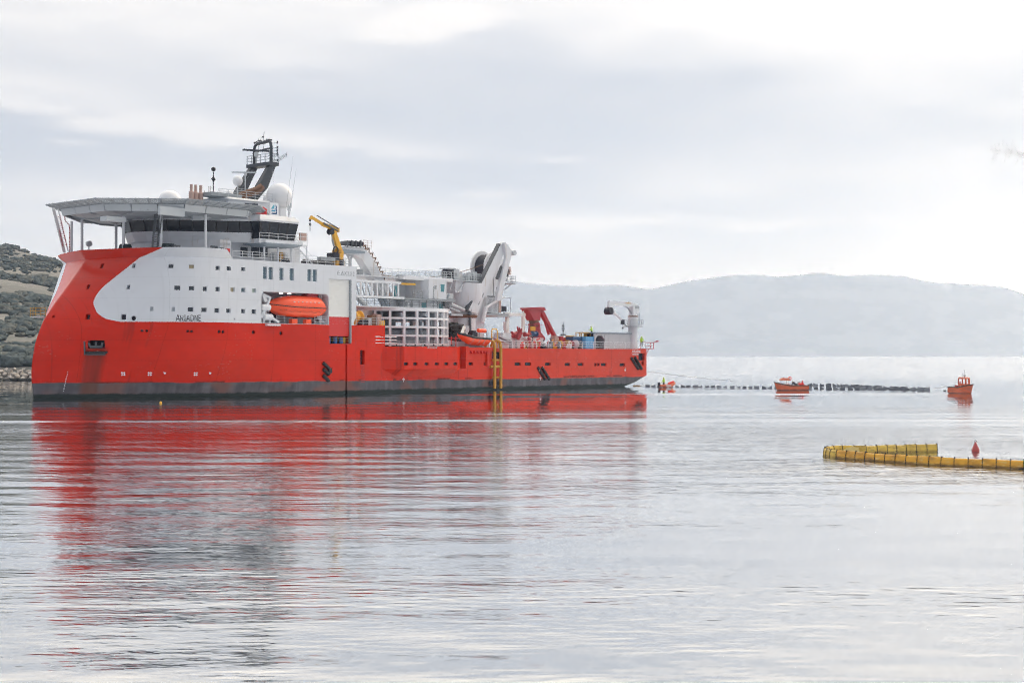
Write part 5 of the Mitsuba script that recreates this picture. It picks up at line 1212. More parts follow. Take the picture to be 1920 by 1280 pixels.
for k in range(44):
    u = float(np.interp(k + rng.uniform(-.4, .4), [0, 43], [(-39.21, 7.11)[0], (-54.95, 7.21)[0]]))
    h_ = float(rng.uniform(.4, 1.75)); w_ = float(rng.uniform(.3, .8)); y_ = float(rng.uniform(8.2, 10.6))
    m_ = cols_[int(rng.integers(0, 10))] if u > -62 else ('yellow_paint', 'signal_red', 'pinkish_brown', 'rusty_yellow', 'navy')[k % 5]
    if k % 3 == 0:
        mesh_ = join(tube((u, y_, DECK), (u, y_, DECK + h_), w_ * .4), ball((u, y_, DECK + h_), w_ * .42, 1), tube((u - w_, y_, DECK + h_ * .6), (u + w_, y_, DECK + h_ * .6), .09))
    elif k % 3 == 1:
        mesh_ = join(bx(u - w_ / 2, u + w_ / 2, y_ - .3, y_ + .3, DECK, DECK + h_ * .7), beam((u, y_, DECK + h_ * .7), (u, y_, DECK + h_), .1), tube((u - w_ * .7, y_, DECK + h_), (u + w_ * .5, y_, DECK + h_ * .9), .1))
    else:
        mesh_ = join(turn([(.01, -w_ / 2), (h_ * .4, -w_ / 2), (h_ * .4, -w_ * .4), (h_ * .25, -w_ * .4), (h_ * .25, w_ * .4), (h_ * .4, w_ * .4), (h_ * .4, w_ / 2), (.01, w_ / 2)], (u, y_, DECK + h_ * .45), 12, 'x'), bx(u - w_ / 2, u + w_ / 2, y_ - .35, y_ + .35, DECK, DECK + .15))
    P(('pipe_stand', 'deck_valve', 'deck_reel')[k % 3], mesh_, m_, 30)
for k, (a, b, m_) in enumerate((((-50.83, 8.61), (-51.95, 8.18), 'pinkish_brown'), ((-52.51, 8.54), (-53.63, 7.66), 'maroon_paint'), ((-54.49, 8.65), (-56.49, 7.68), 'yellow_paint'))):
    P('deck_machinery', join(bx(b[0], a[0], 7, 8, DECK, a[1] - .3), bx(b[0] + .3, a[0] - .2, 7.2, 7.9, a[1] - .3, a[1])), m_)
a = (-54.29, 7.67)
P('signal_post', join(tube((a[0], 7, DECK), (a[0], 7, (-54.29, 10.81)[1]), .06), *[bx(a[0] - w_, a[0] + w_, 6.9, 7.1, z_, z_ + .22) for w_, z_ in ((.2, (-54.29, 10.18)[1]), (.35, (-54.29, 9.73)[1]), (.2, (-54.29, 9.37)[1]), (.6, (-54.29, 8.66)[1]))]), 'dark_grey')
# containers and shelter
c0, c1 = (-59.05, 7.69)[0], (-56.64, 7.67)[0]
zc1 = (-57.88, 8.49)[1]


def container(name, x0, x1, y0, y1, z0, z1, m, label, ribs, dark=None):
    k = thing(name, label, 'container')
    obj(k + '__shell', bx(x0, x1, y0, y1, z0, z1), m, False, True)
    for i in range(ribs):
        x = x0 + (x1 - x0) * (i + .5) / ribs
        obj(k + '__panel_rib', bx(x - .07, x + .07, y1, y1 + .05, z0 + .1, z1 - .1), m, False, True)
    for x in (x0, x1):
        obj(k + '__corner_post', bx(x - .08, x + .08, y1 - .1, y1 + .07, z0, z1 + .03), m, False, True)
    return k


container('blue_container', c0, c1, 8.2, 10, DECK + .02, zc1, 'sky_blue', 'bright blue ribbed container on the after deck beside the grey shelter', 6)
container('dark_blue_container', c1 + .12, (-54.21, 7.65)[0], 7.6, 9.2, DECK + .02, zc1 - .03, 'deep_blue', 'dark blue container just ahead of the bright blue one on the after deck', 5)
fz = (-57.55, 9.17)[1]
obj('orange_lifting_frame', join(*[beam((x_, y_, zc1), (x_, y_, fz), .12) for x_ in ((-56.1, 8.75)[0], (-57.55, 8.76)[0], (-59.01, 8.78)[0]) for y_ in (8.3, 9.1)], beam(((-56.1, 8.75)[0], 9.1, fz), ((-59.01, 8.78)[0], 9.1, fz), .14), beam(((-56.1, 8.75)[0], 8.3, fz), ((-59.01, 8.78)[0], 8.3, fz), .14)), 'rusty_yellow', False, True, 'orange brown lifting frame standing on the blue containers', 'frame')
sh = thing('deck_shelter', 'grey steel shelter with a dark open end at the stern of the big ship', 'shelter')
s0, s1, s2 = (-58.86, 7.68)[0], (-61.6, 7.7)[0], (-70.17, 7.77)[0]
zs_ = (-64, 9.14)[1]
obj(sh + '__side_wall', bx(s2, s1, 10.0, 10.15, DECK, zs_ - .1), 'pale_grey', False, True)
for x in np.linspace(s2 + .2, s1 - .1, 9):
    obj(sh + '__wall_rib', bx(x - .05, x + .05, 10.15, 10.19, DECK, zs_ - .15), 'pale_grey', False, True)
obj(sh + '__roof', join(bx(s2 - .1, s0 + .1, 7.8, 10.35, zs_ - .1, zs_ + .12)), 'blue_grey', False, True)
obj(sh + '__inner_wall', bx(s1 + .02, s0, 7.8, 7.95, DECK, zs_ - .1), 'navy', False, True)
obj(sh + '__portal', join(bx(s0 - .2, s0 + .05, 9.9, 10.2, DECK, zs_ - .1), beam((s0 - .1, 10.05, zs_ - .9), (s0 - .9, 10.05, zs_ - .15), .3), beam((s1 + .1, 10.05, zs_ - .9), (s1 + .9, 10.05, zs_ - .15), .3), bx(s1, s0, 9.95, 10.15, zs_ - .45, zs_ - .1)), 'pale_grey', False, True)
obj(sh + '__stored_gear', join(bx(s0 - 1.4, s0 - .5, 8.4, 9.4, DECK, DECK + .7), bx(s1 + .3, s1 + 1.2, 8.3, 9.3, DECK, DECK + .9)), 'dark_grey', False, True)
obj(sh + '__end_wall', bx(s1 - .05, s1 + .05, 7.9, 10.0, DECK, zs_ - .1), 'mid_grey', False, True)
# stern crane
SX, SYY = (-70.44, 7.77)[0] , 10.0
SX = max(SX, -69.9)
P('stern_crane__pedestal', turn([(.82, DECK), (.82, (-70.44, 12.17)[1]), (.86, (-70.44, 12.22)[1]), (.86, (-70.44, 12.31)[1]), (.6, (-70.44, 12.32)[1])], (SX, SYY, 0), 24), 'plain_white', 40)
P('stern_crane__slew_collar', turn([(.84, -.12), (.92, -.1), (.92, .08), (.84, .1)], (SX, SYY, (-70.44, 12.17)[1]), 24), 'brown_rust', 30)
P('stern_crane__king_post', join(bx(SX - .5, SX + .45, SYY - .45, SYY + .45, (-70.44, 12.27)[1], (-70.44, 14.04)[1])), 'plain_white')
P('stern_crane__machinery', join(bx(SX - 1.25, SX - .35, SYY - .5, SYY + .5, (-72.02, 12.77)[1], (-72.02, 13.71)[1])), 'plain_white')
P('stern_crane__machinery_cover', bx(SX - 1.2, SX - .1, SYY - .55, SYY + .55, (-72.02, 13.52)[1], (-72.02, 13.99)[1]), 'mid_grey')
pts = [(SX + 4.55, (-63.21, 14.54)[1]), (SX + 1.0, (-68.88, 14.61)[1]), (SX - .5, (-71.39, 14.07)[1]), (SX - .3, (-71.07, 13.64)[1]), (SX + 1.5, (-68.88, 13.91)[1]), (SX + 4.4, (-63.96, 14.01)[1])]
q_ = [tuple(Q_) for Q_ in ((-63.21, 14.6), (-69.35, 14.62), (-71.55, 14.07), (-71.07, 13.64), (-68.88, 13.82), (-63.66, 14.05))]
P('stern_crane__boom', prism(q_, 9.85, 10.2), 'plain_white')
P('stern_crane__boom_lettering', bx((-68.8, 14.36)[0], (-67.41, 14.32)[0], 10.34, 10.37, (-68.57, 14.32)[1], (-68.57, 14.5)[1]), 'rusty_yellow')
P('stern_crane__luff_ram', join(tube(((-69.97, 12.26)[0], 10, (-69.97, 12.26)[1]), ((-68.57, 13.53)[0], 10, (-68.57, 13.53)[1]), .16), tube(((-68.57, 13.53)[0], 10, (-68.57, 13.53)[1]), ((-67.33, 13.96)[0], 10, (-67.33, 13.96)[1]), .1)), 'mid_grey')
P('stern_crane__elbow', prism([tuple(Q_) for Q_ in ((-62.91, 14.67), (-63.66, 14.64), (-64.27, 12.96), (-63.66, 12.67), (-62.68, 13.65))], 9.8, 10.25), 'plain_white')
P('stern_crane__elbow_winch', turn([(.01, -.6), (.62, -.6), (.62, .6), (.01, .6)], ((-62.98, 12.93)[0], 10, (-62.98, 12.93)[1]), 14, 'y'), 'navy', 30)
P('stern_crane__jib', beam(((-64.11, 12.87)[0], 10, (-64.11, 12.87)[1]), ((-66.86, 11.45)[0], 10, (-66.86, 11.45)[1]), .3, .42, .22, .3), 'plain_white')
P('stern_crane__hook_block', join(bx((-67.25, 10.99)[0], (-66.63, 10.98)[0], 9.8, 10.2, (-67.02, 10.71)[1], (-67.02, 11.54)[1]), tube(((-66.94, 10.71)[0], 10, (-66.94, 10.71)[1]), ((-66.94, 9.51)[0], 10, (-66.94, 9.51)[1]), .02, n=4), bx((-67.08, 10.06)[0], (-66.83, 10.06)[0], 9.9, 10.1, (-67.02, 9.97)[1], (-67.02, 10.2)[1])), 'navy')
zp_ = (-70.44, 10.44)[1]
P('stern_crane__platform', join(plan(oct_(SX, SYY, 1.75, 0)[:, :2], zp_ - .12, zp_)), 'mid_grey')
P('stern_crane__platform_railing', rail([tuple(v_) for v_ in np.vstack([oct_(SX, SYY, 1.7, zp_), oct_(SX, SYY, 1.7, zp_)[:1]])], 1.1, 1.2, .045), 'mid_grey')
P('stern_crane__ladder', ladder((SX - 1.35, SYY + .3, zp_), (SX - 1.35, SYY + .3, (-72.02, 12.86)[1]), .45, (1, 0, 0)), 'mid_grey')
P('stern_crane__camera_arm', beam((SX + 1.5, SYY, zp_ - .1), (SX + 2.6, SYY, zp_ + .35), .12), 'mid_grey')
# stern frame outside the transom
P('stern_frame', join(*[beam(p_, q2, .09) for p_, q2 in (((-71.1, 11.8, 6.5), (-73.6, 11.8, 6.5)), ((-73.6, 11.8, 6.5), (-73.6, 11.8, 7.6)), ((-73.6, 11.8, 7.6), (-71.1, 11.8, 7.55)), ((-72.6, 11.8, 6.5), (-72.6, 11.8, 7.6)), ((-71.1, 11.8, 7.0), (-73.0, 11.8, 7.0)), ((-72.2, 11.8, 6.5), (-71.2, 11.8, 5.2)), ((-73.6, 11.8, 7.6), (-74.5, 11.8, 7.75)), ((-73.6, 9, 6.5), (-73.6, 11.8, 6.5)), ((-73.6, 9, 7.6), (-73.6, 11.8, 7.6)), ((-71.1, 9, 6.5), (-73.6, 9, 6.5)), ((-73.6, 9, 6.5), (-73.6, 9, 7.6)))], bx(-74.9, -74.4, 11.65, 11.95, 7.7, 7.95)), 'maroon_paint')
bq0, bq1 = (36.95, 10.11), (35.18, 10.15)
P('bow_platform', join(bx(bq1[0], bq0[0], -5.0, -3.6, bq0[1] - .05, bq0[1] + .08)), 'pale_grey')
P('bow_platform_railing', rail([(bq1[0] + .4, -3.65, bq0[1]), (bq0[0], -3.65, bq0[1]), (bq0[0], -4.95, bq0[1])], 1.15, .6, .06), 'rusty_yellow')
P('tow_line', sweep([np.array([-71.2, 8, 3.0]) * (1 - t_) + np.array([-96, 14.0, .6]) * t_ - np.array([0, 0, .8 * t_ * (1 - t_)]) for t_ in np.linspace(0, 1, 9)], .03, 4), 'rope')

# ------------------------------------------------------------------ people: one continuous body each, clothing as its children


def chain(parts, res=.045):
    "bones as hulls of the balls at their two ends, joined into one surface and smoothed"
    solid = None
    for (p, r), (q, r2) in parts:
        h = m3.Manifold.batch_hull([m3.Manifold.sphere(r, 10).translate([float(c) for c in p]), m3.Manifold.sphere(r2, 10).translate([float(c) for c in q])])
        solid = h if solid is None else solid + h
    m = solid.refine_to_length(res).to_mesh()
    t = trimesh.Trimesh(m.vert_properties[:, :3], m.tri_verts, process=False)
    trimesh.smoothing.filter_taubin(t, iterations=6)
    return np.asarray(t.vertices), np.asarray(t.faces)


def person(M, label, jacket, trousers, helmet, pose='stand', group=None, low=0.0):
    """joints in metres, x right, y ahead, z up; M carries them to the world"""
    J = {'hip': (0, 0, .93), 'chest': (0, .02, 1.32), 'neck': (0, .03, 1.50), 'head': (0, .05, 1.63), 'lk': (-.11, .03, .50), 'rk': (.11, .05, .50), 'la': (-.13, 0, .09), 'ra': (.13, .02, .09),
         'ls': (-.19, 0, 1.43), 'rs': (.19, 0, 1.43), 'le': (-.29, .04, 1.15), 're': (.30, .06, 1.15), 'lh': (-.27, .24, .98), 'rh': (.26, .28, 1.0)}
    if pose == 'stoop':
        J.update({'chest': (0, .36, 1.20), 'neck': (0, .50, 1.30), 'head': (0, .62, 1.33), 'ls': (-.19, .42, 1.28), 'rs': (.19, .42, 1.28), 'le': (-.27, .55, 1.02), 're': (.27, .56, 1.02), 'lh': (-.15, .68, .82), 'rh': (.15, .70, .80), 'lk': (-.13, .12, .50), 'rk': (.13, .14, .50), 'hip': (0, -.02, .90)})
    if pose == 'sit':
        J.update({'lk': (-.13, .42, .90), 'rk': (.13, .42, .92), 'la': (-.13, .46, .46), 'ra': (.13, .48, .46)})
    if pose == 'lean':
        J.update({'lh': (-.22, .40, 1.12), 'rh': (.20, .42, 1.15), 'head': (.02, .09, 1.62), 'chest': (0, .07, 1.31), 'neck': (.01, .08, 1.48)})
    J = {k: np.array(v) for k, v in J.items()}
    k = thing('person', label, 'person', group)
    hd = J['head']

    def hand(w, e):
        d = (w - e) / np.linalg.norm(w - e); s_ = np.cross(d, [0, 0, 1.0]); s_ /= np.linalg.norm(s_)
        palm = w + d * .09; bones = [((w, .028), (palm, .036))]
        for j, (o_, l_) in enumerate(((-.033, .075), (-.011, .088), (.011, .082), (.033, .062))):
            a = palm + s_ * o_; b = a + d * l_ * .55 - np.array([0, 0, .008]); c = b + d * l_ * .4 - np.array([0, 0, .028])
            bones += [((a, .011), (b, .010)), ((b, .010), (c, .009))]
        t0 = w + d * .03 + s_ * .03; t1 = t0 + s_ * .035 + d * .035; t2 = t1 + d * .03
        return bones + [((t0, .014), (t1, .012)), ((t1, .012), (t2, .010))]
    body = [((J['hip'], .14), (J['chest'], .15)), ((J['chest'], .14), (J['neck'], .065)), ((J['neck'], .058), (hd, .062)), ((hd + [0, -.01, .03], .092), (hd + [0, .025, -.03], .075)), ((hd + [0, .095, -.005], .014), (hd + [0, .11, -.025], .016)),
            ((hd + [-.085, 0, .0], .02), (hd + [-.088, 0, -.03], .016)), ((hd + [.085, 0, 0], .02), (hd + [.088, 0, -.03], .016))]
    for s_ in 'lr':
        hp = J['hip'] + [(-.1 if s_ == 'l' else .1), 0, -.04]
        body += [((hp, .085), (J[s_ + 'k'], .058)), ((J[s_ + 'k'], .055), (J[s_ + 'a'], .04)), ((J[s_ + 'a'], .045), (J[s_ + 'a'] + [0, .15, -.05], .035)), ((J[s_ + 's'], .055), (J[s_ + 'e'], .043)), ((J[s_ + 'e'], .042), (J[s_ + 'h'], .03)), ((J['chest'] + [0, 0, .08], .1), (J[s_ + 's'], .06))]
        body += hand(J[s_ + 'h'], J[s_ + 'e'])
    obj(k + '__body', place(chain(body, .03), M), 'skin', True)
    jk = [((J['hip'] + [0, 0, -.03], .165), (J['chest'], .19)), ((J['chest'], .17), (J['neck'] + [0, -.01, -.05], .085))]
    for s_ in 'lr':
        jk += [((J['chest'] + [0, 0, .08], .12), (J[s_ + 's'], .085)), ((J[s_ + 's'], .085), (J[s_ + 'e'], .068)), ((J[s_ + 'e'], .067), (J[s_ + 'h'], .05))]
    obj(k + '__jacket', place(chain(jk), M), jacket, True)
    tr = []
    for s_ in 'lr':
        hp = J['hip'] + [(-.1 if s_ == 'l' else .1), 0, -.04]
        tr += [((J['hip'], .15), (hp, .115)), ((hp, .112), (J[s_ + 'k'], .085)), ((J[s_ + 'k'], .083), (J[s_ + 'a'] + [0, 0, .03], .07))]
    obj(k + '__trousers', place(chain(tr), M), trousers, True)
    for s_ in 'lr':
        obj(k + '__boot', place(chain([((J[s_ + 'a'] + [0, 0, .02], .06), (J[s_ + 'a'] + [0, .17, -.045], .045)), ((J[s_ + 'a'] + [0, 0, .02], .06), (J[s_ + 'a'] + [0, -.04, -.045], .045))]), M), 'navy', True)
    obj(k + '__helmet', place(turn([(.145, .0), (.13, .01), (.125, .06), (.095, .11), (.04, .135), (.01, .137)], hd + [0, .015, .035], 16), M), helmet, 40)
    obj(k + '__eye', place(join(ball(hd + [-.034, .092, .012], .012, 1), ball(hd + [.034, .092, .012], .012, 1)), M), 'navy', True)
    obj(k + '__mouth', place(bx(hd[0] - .026, hd[0] + .026, hd[1] + .085, hd[1] + .098, hd[2] - .052, hd[2] - .044), M), 'maroon_paint')
    return k


def at(x, y, z, deg, s=1.0):
    c, n_ = math.cos(math.radians(deg)) * s, math.sin(math.radians(deg)) * s
    return np.array([[c, -n_, 0, x], [n_, c, 0, y], [0, 0, s, z], [0, 0, 0, 1.0]])


def on_ship(x, y, z, deg):
    M = np.eye(4); M[0, :2], M[1, :2] = [FW[0], PN[0]], [FW[1], PN[1]]; M[:2, 3] = C0
    return M @ at(x, y, z, deg)


person(on_ship((-59.01, 8.59)[0], 9.4, zc1 + .03, 200), 'person in a lime green jacket standing on top of the bright blue container', 'hivis', 'navy_cloth', 'hivis', 'lean')
person(on_ship((-71.13, 6.84)[0] , 11.0, DECK + .45, 120), 'person in a lime green jacket standing at the stern rail of the big ship', 'hivis', 'navy_cloth', 'hivis')

# ------------------------------------------------------------------ small boats


def hull_rings(L, B, D, sheer, u0=0.0, n=17, flare=.25, wall=.0):
    rings = []
    for u in np.linspace(0, 1, n):
        w = B / 2 * (1 - max(0, (.45 - u) / .45) ** 2.2 * .97) * (1 - .10 * max(0, (u - .6) / .4))
        top = D + sheer * max(0, (.5 - u) / .5) ** 1.8
        kl = -.35 + .45 * max(0, (.25 - u) / .25) ** 2
        x = L / 2 - L * u
        pts = [(w, top), (w * (1 - flare * .5), top * .35), (w * (1 - flare), 0.02), (w * .6, kl * .8), (.01, kl), (-w * .6, kl * .8), (-w * (1 - flare), 0.02), (-w * (1 - flare * .5), top * .35), (-w, top)]
        rings.append(np.array([(x + (top * .35 * max(0, (.2 - u) / .2) if z > .3 * top else 0) * z / top, y, z) for y, z in pts]))
    return rings


def workboat(name, label, M, L, B, D, sheer):
    k = thing(name, label, 'boat')
    R = hull_rings(L, B, D, sheer)
    obj(k + '__hull', place(loft(R), M), 'boat_orange', 40)
    for i_ in (0, -1):
        obj(k + '__gunwale', place(sweep([r_[i_] + [0, 0, .02] for r_ in R], .085, 6), M), 'black_rubber', 40)
    obj(k + '__transom', place(bx(-L / 2 - .04, -L / 2 + .03, -B * .43, B * .43, .05, D + .05), M), 'boat_orange')
    return k, R


p1 = (42.79, 217.37)
M1 = at(p1[0], p1[1], 0, 180 + 6, .90)
k, R1 = workboat('workboat', 'open orange workboat with a canopy and a lifebuoy on top, among the black floats', M1, 5.3, 1.9, .78, .55)
obj(k + '__foredeck', place(plan(np.array([(2.3, -.15), (2.3, .15), (1.2, .78), (.55, .82), (.55, -.82), (1.2, -.78)])[::1], .85, 1.05), M1), 'boat_orange')
for x in (1.75, .75):
    for y in (-.6, .6):
        obj(k + '__canopy_post', place(beam((x, y, .8), (x, y, 1.75), .06), M1), 'pale_grey')
obj(k + '__canopy', place(loft([ring(np.array([(2.0, -.75), (2.0, .75), (.55, .75), (.55, -.75)])[::-1][::-1], z_) if s_ == 1 else ring(np.array([(1.8, -.6), (1.8, .6), (.7, .6), (.7, -.6)]), z_) for s_, z_ in ((1, 1.68), (1, 1.85), (0, 2.05))]), M1), 'boat_orange')
obj(k + '__lifebuoy', place(sweep(arc((.45, .1, 1.98), .27, 0, 2 * math.pi, 17), .075, 6), M1), 'lifeboat_orange', 40)
obj(k + '__searchlight', place(join(ball((1.5, 0, 2.15), .12, 1), beam((1.5, 0, 2.0), (1.5, 0, 2.15), .05)), M1), 'mid_grey')
obj(k + '__windscreen', place(beam((1.95, -.6, .95), (1.95, .6, .95), .05, .3), M1), 'pale_cloth')
obj(k + '__thwart', place(join(bx(-.9, -.6, -.8, .8, .5, .58), bx(-2.1, -1.7, -.8, .8, .5, .58), bx(-.35, .1, -.5, .5, .3, .95)), M1), 'pale_grey')
obj(k + '__fuel_can', place(bx(-2.4, -2.1, -.4, .1, .55, .95), M1), 'pale_cloth')
person(M1 @ at(-.55, .2, .18, 265, .93), 'person in dark clothes bending over amidships in the orange canopy workboat', 'navy_cloth', 'navy_cloth', 'pale_cloth', 'stoop')
person(M1 @ at(-.95, -.35, .2, 100, .93), 'person in pale grey bending beside the dark one in the canopy workboat', 'pale_cloth', 'navy_cloth', 'pale_cloth', 'stoop')
person(M1 @ at(-1.75, .1, -.02, 40, .93), 'person in bright red oilskins sitting near the stern of the canopy workboat', 'red_cloth', 'red_cloth', 'red_cloth', 'sit')
obj('red_float_ball', place(ball((-1.25, .45, 1.0), .26, 2, (1.2, 1, .85)), M1), 'red_cloth', True, label='bright red round float lying in the canopy workboat', cat='float')

p2 = (62.62, 198.12)
M2 = at(p2[0], p2[1], 0, -73, .88)
k, R2 = workboat('towing_boat', 'orange towing boat with a wheelhouse and mast at the far right end of the floats', M2, 4.9, 2.1, .98, .5)
obj(k + '__boot_top', place(loft([np.vstack([[r_[2] * [1, 1.015, 1] + [0, 0, .22], r_[3] * [1, 1.01, 1]], [r_[5] * [1, 1.01, 1], r_[6] * [1, 1.015, 1] + [0, 0, .22]]]) for r_ in R2]), M2), 'black_rubber', 40)
hs = [(.15, -.72), (1.15, -.66), (1.45, -.3), (1.45, .3), (1.15, .66), (.15, .72)]
obj(k + '__wheelhouse_base', place(plan(np.array(hs), .75, 1.55), M2), 'boat_orange')
for (xa_, ya_) in hs:
    obj(k + '__wheelhouse_post', place(beam((xa_, ya_, 1.5), (xa_ * .97, ya_ * .95, 2.4), .13), M2), 'boat_orange')
obj(k + '__wheelhouse_roof', place(loft([ring(np.array(hs) * 1.02, 2.32), ring(np.array(hs) * 1.05, 2.45), ring(np.array(hs) * .9, 2.6)]), M2), 'boat_orange')
for a_, b_ in zip(hs[:-1], hs[1:]):
    a_, b_ = np.array(a_), np.array(b_); e_ = b_ - a_
    obj(k + '__wheelhouse_window', place(loft([ring(np.array([a_ + e_ * .14, a_ + e_ * .86, a_ + e_ * .86 + .001, a_ + e_ * .14 + .02]), 1.56), ring(np.array([a_ + e_ * .14, a_ + e_ * .86, a_ + e_ * .86 + .001, a_ + e_ * .14 + .02]) * .96, 2.32)]), M2), 'pane')
obj(k + '__mast', place(join(tube((.6, .1, 2.5), (.6, .1, 3.75), .025, n=5), tube((.45, -.2, 2.5), (.45, -.2, 3.2), .015, n=4), ball((.6, .1, 3.55), .07, 1)), M2), 'dark_grey')
obj(k + '__radar', place(turn([(.01, -.09), (.26, -.08), (.3, 0), (.26, .09), (.01, .1)], (.25, .35, 2.85), 16), M2), 'mid_grey', 40)
obj(k + '__radar_arm', place(join(tube((.25, .35, 2.5), (.25, .35, 2.8), .05), beam((.2, .5, 2.42), (-.75, .65, 2.42), .05), beam((-.75, .65, 2.42), (-.75, .65, 1.2), .05)), M2), 'pale_grey')
obj(k + '__engine_box', place(bx(-1.1, -.35, -.5, .5, .7, 1.25), M2), 'maroon_paint')
obj(k + '__tow_bitt', place(join(tube((-1.6, 0, .7), (-1.6, 0, 1.4), .08), beam((-1.6, -.35, 1.25), (-1.6, .35, 1.25), .1), bx(-2.2, -1.8, -.6, -.1, .75, 1.1)), M2), 'mid_grey')
obj(k + '__tow_rope', sweep([np.array([p2[0] - 2.0, p2[1] + 1.0, .95]) * (1 - t_) + np.array([*(64.69, 218.4), .25]) * t_ - np.array([0, 0, .35 * 4 * t_ * (1 - t_) * .5]) for t_ in np.linspace(0, 1, 9)] if False else [np.array([p2[0] - 1.7, p2[1] + 1.5, .98]) * (1 - t_) + np.array([(1750 - 960) / 2667 * 218, 218., .2]) * t_ for t_ in np.linspace(0, 1, 5)], .025, 4), 'rope')
person(M2 @ at(-.55, .1, .22, 250, .92), 'person in red oilskins standing behind the wheelhouse of the towing boat', 'red_cloth', 'red_cloth', 'red_cloth')

p3 = (25.65, 235.86)
M3_ = at(p3[0], p3[1], 0, 12)
k = thing('inflatable_boat', 'small red and white inflatable boat by the stern of the big ship', 'boat')
loop = np.array([(-1.2, .55, .3), (-.2, .6, .3), (.6, .5, .36), (1.15, .22, .62), (1.3, 0, .75), (1.15, -.22, .62), (.6, -.5, .36), (-.2, -.6, .3), (-1.2, -.55, .3)])
obj(k + '__tube', place(sweep(loop, [.20, .24, .24, .25, .25, .25, .24, .24, .20], 9), M3_), 'boat_orange', 50)
obj(k + '__floor', place(bx(-1.2, .8, -.5, .5, .1, .2), M3_), 'mid_grey')
obj(k + '__bow_cover', place(loft([np.array([(.3, -.5, .45), (.3, .5, .45), (.3, .3, .8), (.3, -.3, .8)]), np.array([(1.2, -.3, .75), (1.2, .3, .75), (1.15, .2, 1.12), (1.15, -.2, 1.12)])]), M3_), 'red_cloth')
obj(k + '__side_panel', place(join(bx(-.4, .5, -.84, -.8, .2, .45)), M3_), 'pale_cloth')
obj(k + '__outboard_motor', place(join(bx(-1.5, -1.2, -.15, .15, .35, .85), beam((-1.38, 0, -.1), (-1.38, 0, .4), .12)), M3_), 'navy')
person(M3_ @ at(-.55, -.15, .0, 100, .95), 'person in a lime green jacket standing in the small red inflatable boat', 'hivis', 'navy_cloth', 'hivis')

# ------------------------------------------------------------------ the cable floating on its row of floats
rng = np.random.default_rng(41)


def cable_float(x, y, turn_, kind, size, nearest):
    "a folded rubber bag strapped on the cable: a wedge, a box or a slumped sack"
    l, w, h = .72 * size, .38, .34 * size
    if kind == 0:
        r = [np.array([(-l / 2, -w / 2, -.06), (-l / 2, w / 2, -.06), (-l / 2, w / 2, h), (-l / 2, -w / 2, h)]), np.array([(0, -w / 2, -.08), (0, w / 2, -.08), (0, w * .4, h * .95), (0, -w * .4, h * .95)]), np.array([(l / 2, -w / 2, -.06), (l / 2, w / 2, -.06), (l / 2, w * .42, h * .82), (l / 2, -w * .42, h * .82)])]
    elif kind == 1:
        r = [np.array([(-l / 2, -w * .3, -.06), (-l / 2, w * .3, -.06), (-l / 2, w * .3, .08), (-l / 2, -w * .3, .08)]), np.array([(.1, -w / 2, -.08), (.1, w / 2, -.08), (.12, w * .35, h * .8), (.12, -w * .35, h * .8)]), np.array([(l / 2, -w / 2, -.06), (l / 2, w / 2, -.06), (l / 2 - .05, w * .3, h * 1.15), (l / 2 - .05, -w * .3, h * 1.15)])]
    else:
        r = [np.array([(-l / 2, -w * .45, -.06), (-l / 2, w * .45, -.06), (-l / 2 + .12, w * .3, h * 1.1), (-l / 2 + .12, -w * .3, h * 1.1)]), np.array([(-.02, -w / 2, -.08), (-.02, w / 2, -.08), (-.02, w * .4, h * .7), (-.02, -w * .4, h * .7)]), np.array([(l / 2, -w * .4, -.06), (l / 2, w * .4, -.06), (l / 2, w * .3, h * .55), (l / 2, -w * .3, h * .55)])]
    v, f = loft(r)
    v = v + rng.uniform(-.025, .025, v.shape)
    if nearest == 'mirror':
        v = v * [-1, 1, 1]
    return place((v, f), at(x, y, 0, turn_))


fr0, fr1, fr2 = np.array((22.74, 244.59)), np.array((42.4, 230.76)), np.array((64.08, 217.71))
front = []
for a_, b_ in ((fr0, fr1), (fr1, fr2)):
    L_ = np.linalg.norm(b_ - a_); n_ = int(L_ / 1.10)
    front += [a_ + (b_ - a_) * (i + .5) / n_ for i in range(n_)]
bk = [np.array(q) for q in ((52.47, 253.07), (56.74, 248.09), (58.26, 242.03), (59.7, 230.76), (61.32, 224.05), (64.14, 218.74))]
back = []
for a_, b_ in zip(bk[:-1], bk[1:]):
    L_ = np.linalg.norm(b_ - a_); n_ = max(1, int(L_ / 1.12))
    back += [a_ + (b_ - a_) * (i + .5) / n_ for i in range(n_)]
def nth(i):
    return f"{i}{'th' if 10 < i % 100 < 14 else {1: 'st', 2: 'nd', 3: 'rd'}.get(i % 10, 'th')}"


for row, pts_, grp in (('front', front, 'floats in the front row of the cable'), ('back', back, 'floats in the back row of the cable')):
    count = {}
    for i, q in enumerate(pts_):
        if row == 'front' and rng.uniform() < .07:
            continue
        x, y = q + rng.uniform(-.12, .12, 2)
        kd = int(rng.choice([0, 0, 1, 2])) if x < 40 else int(rng.choice([0, 1, 2]))
        big = .95 if x < 48 else 1.12
        pale = rng.uniform() < .4
        where = 'behind' if row == 'back' else ('left' if x < p1[0] else 'right')
        count[where] = count.get(where, 0) + 1
        lab = {'left': "front row float from the ship's stern", 'right': 'front row float right of the canopy workboat', 'behind': 'back row float from the canopy workboat'}[where]
        obj('cable_float', cable_float(x, y, float(rng.normal(4, 9)), kd, big * float(rng.uniform(.85, 1.15)), 'mirror' if rng.uniform() < .5 else ''), 'float_pale' if pale else 'float_rubber',
            label=f"{nth(count[where])} {lab}, {'grey' if pale else 'dark'} {('boxy', 'wedge shaped', 'slumped')[kd]} rubber", cat='float', group=grp)
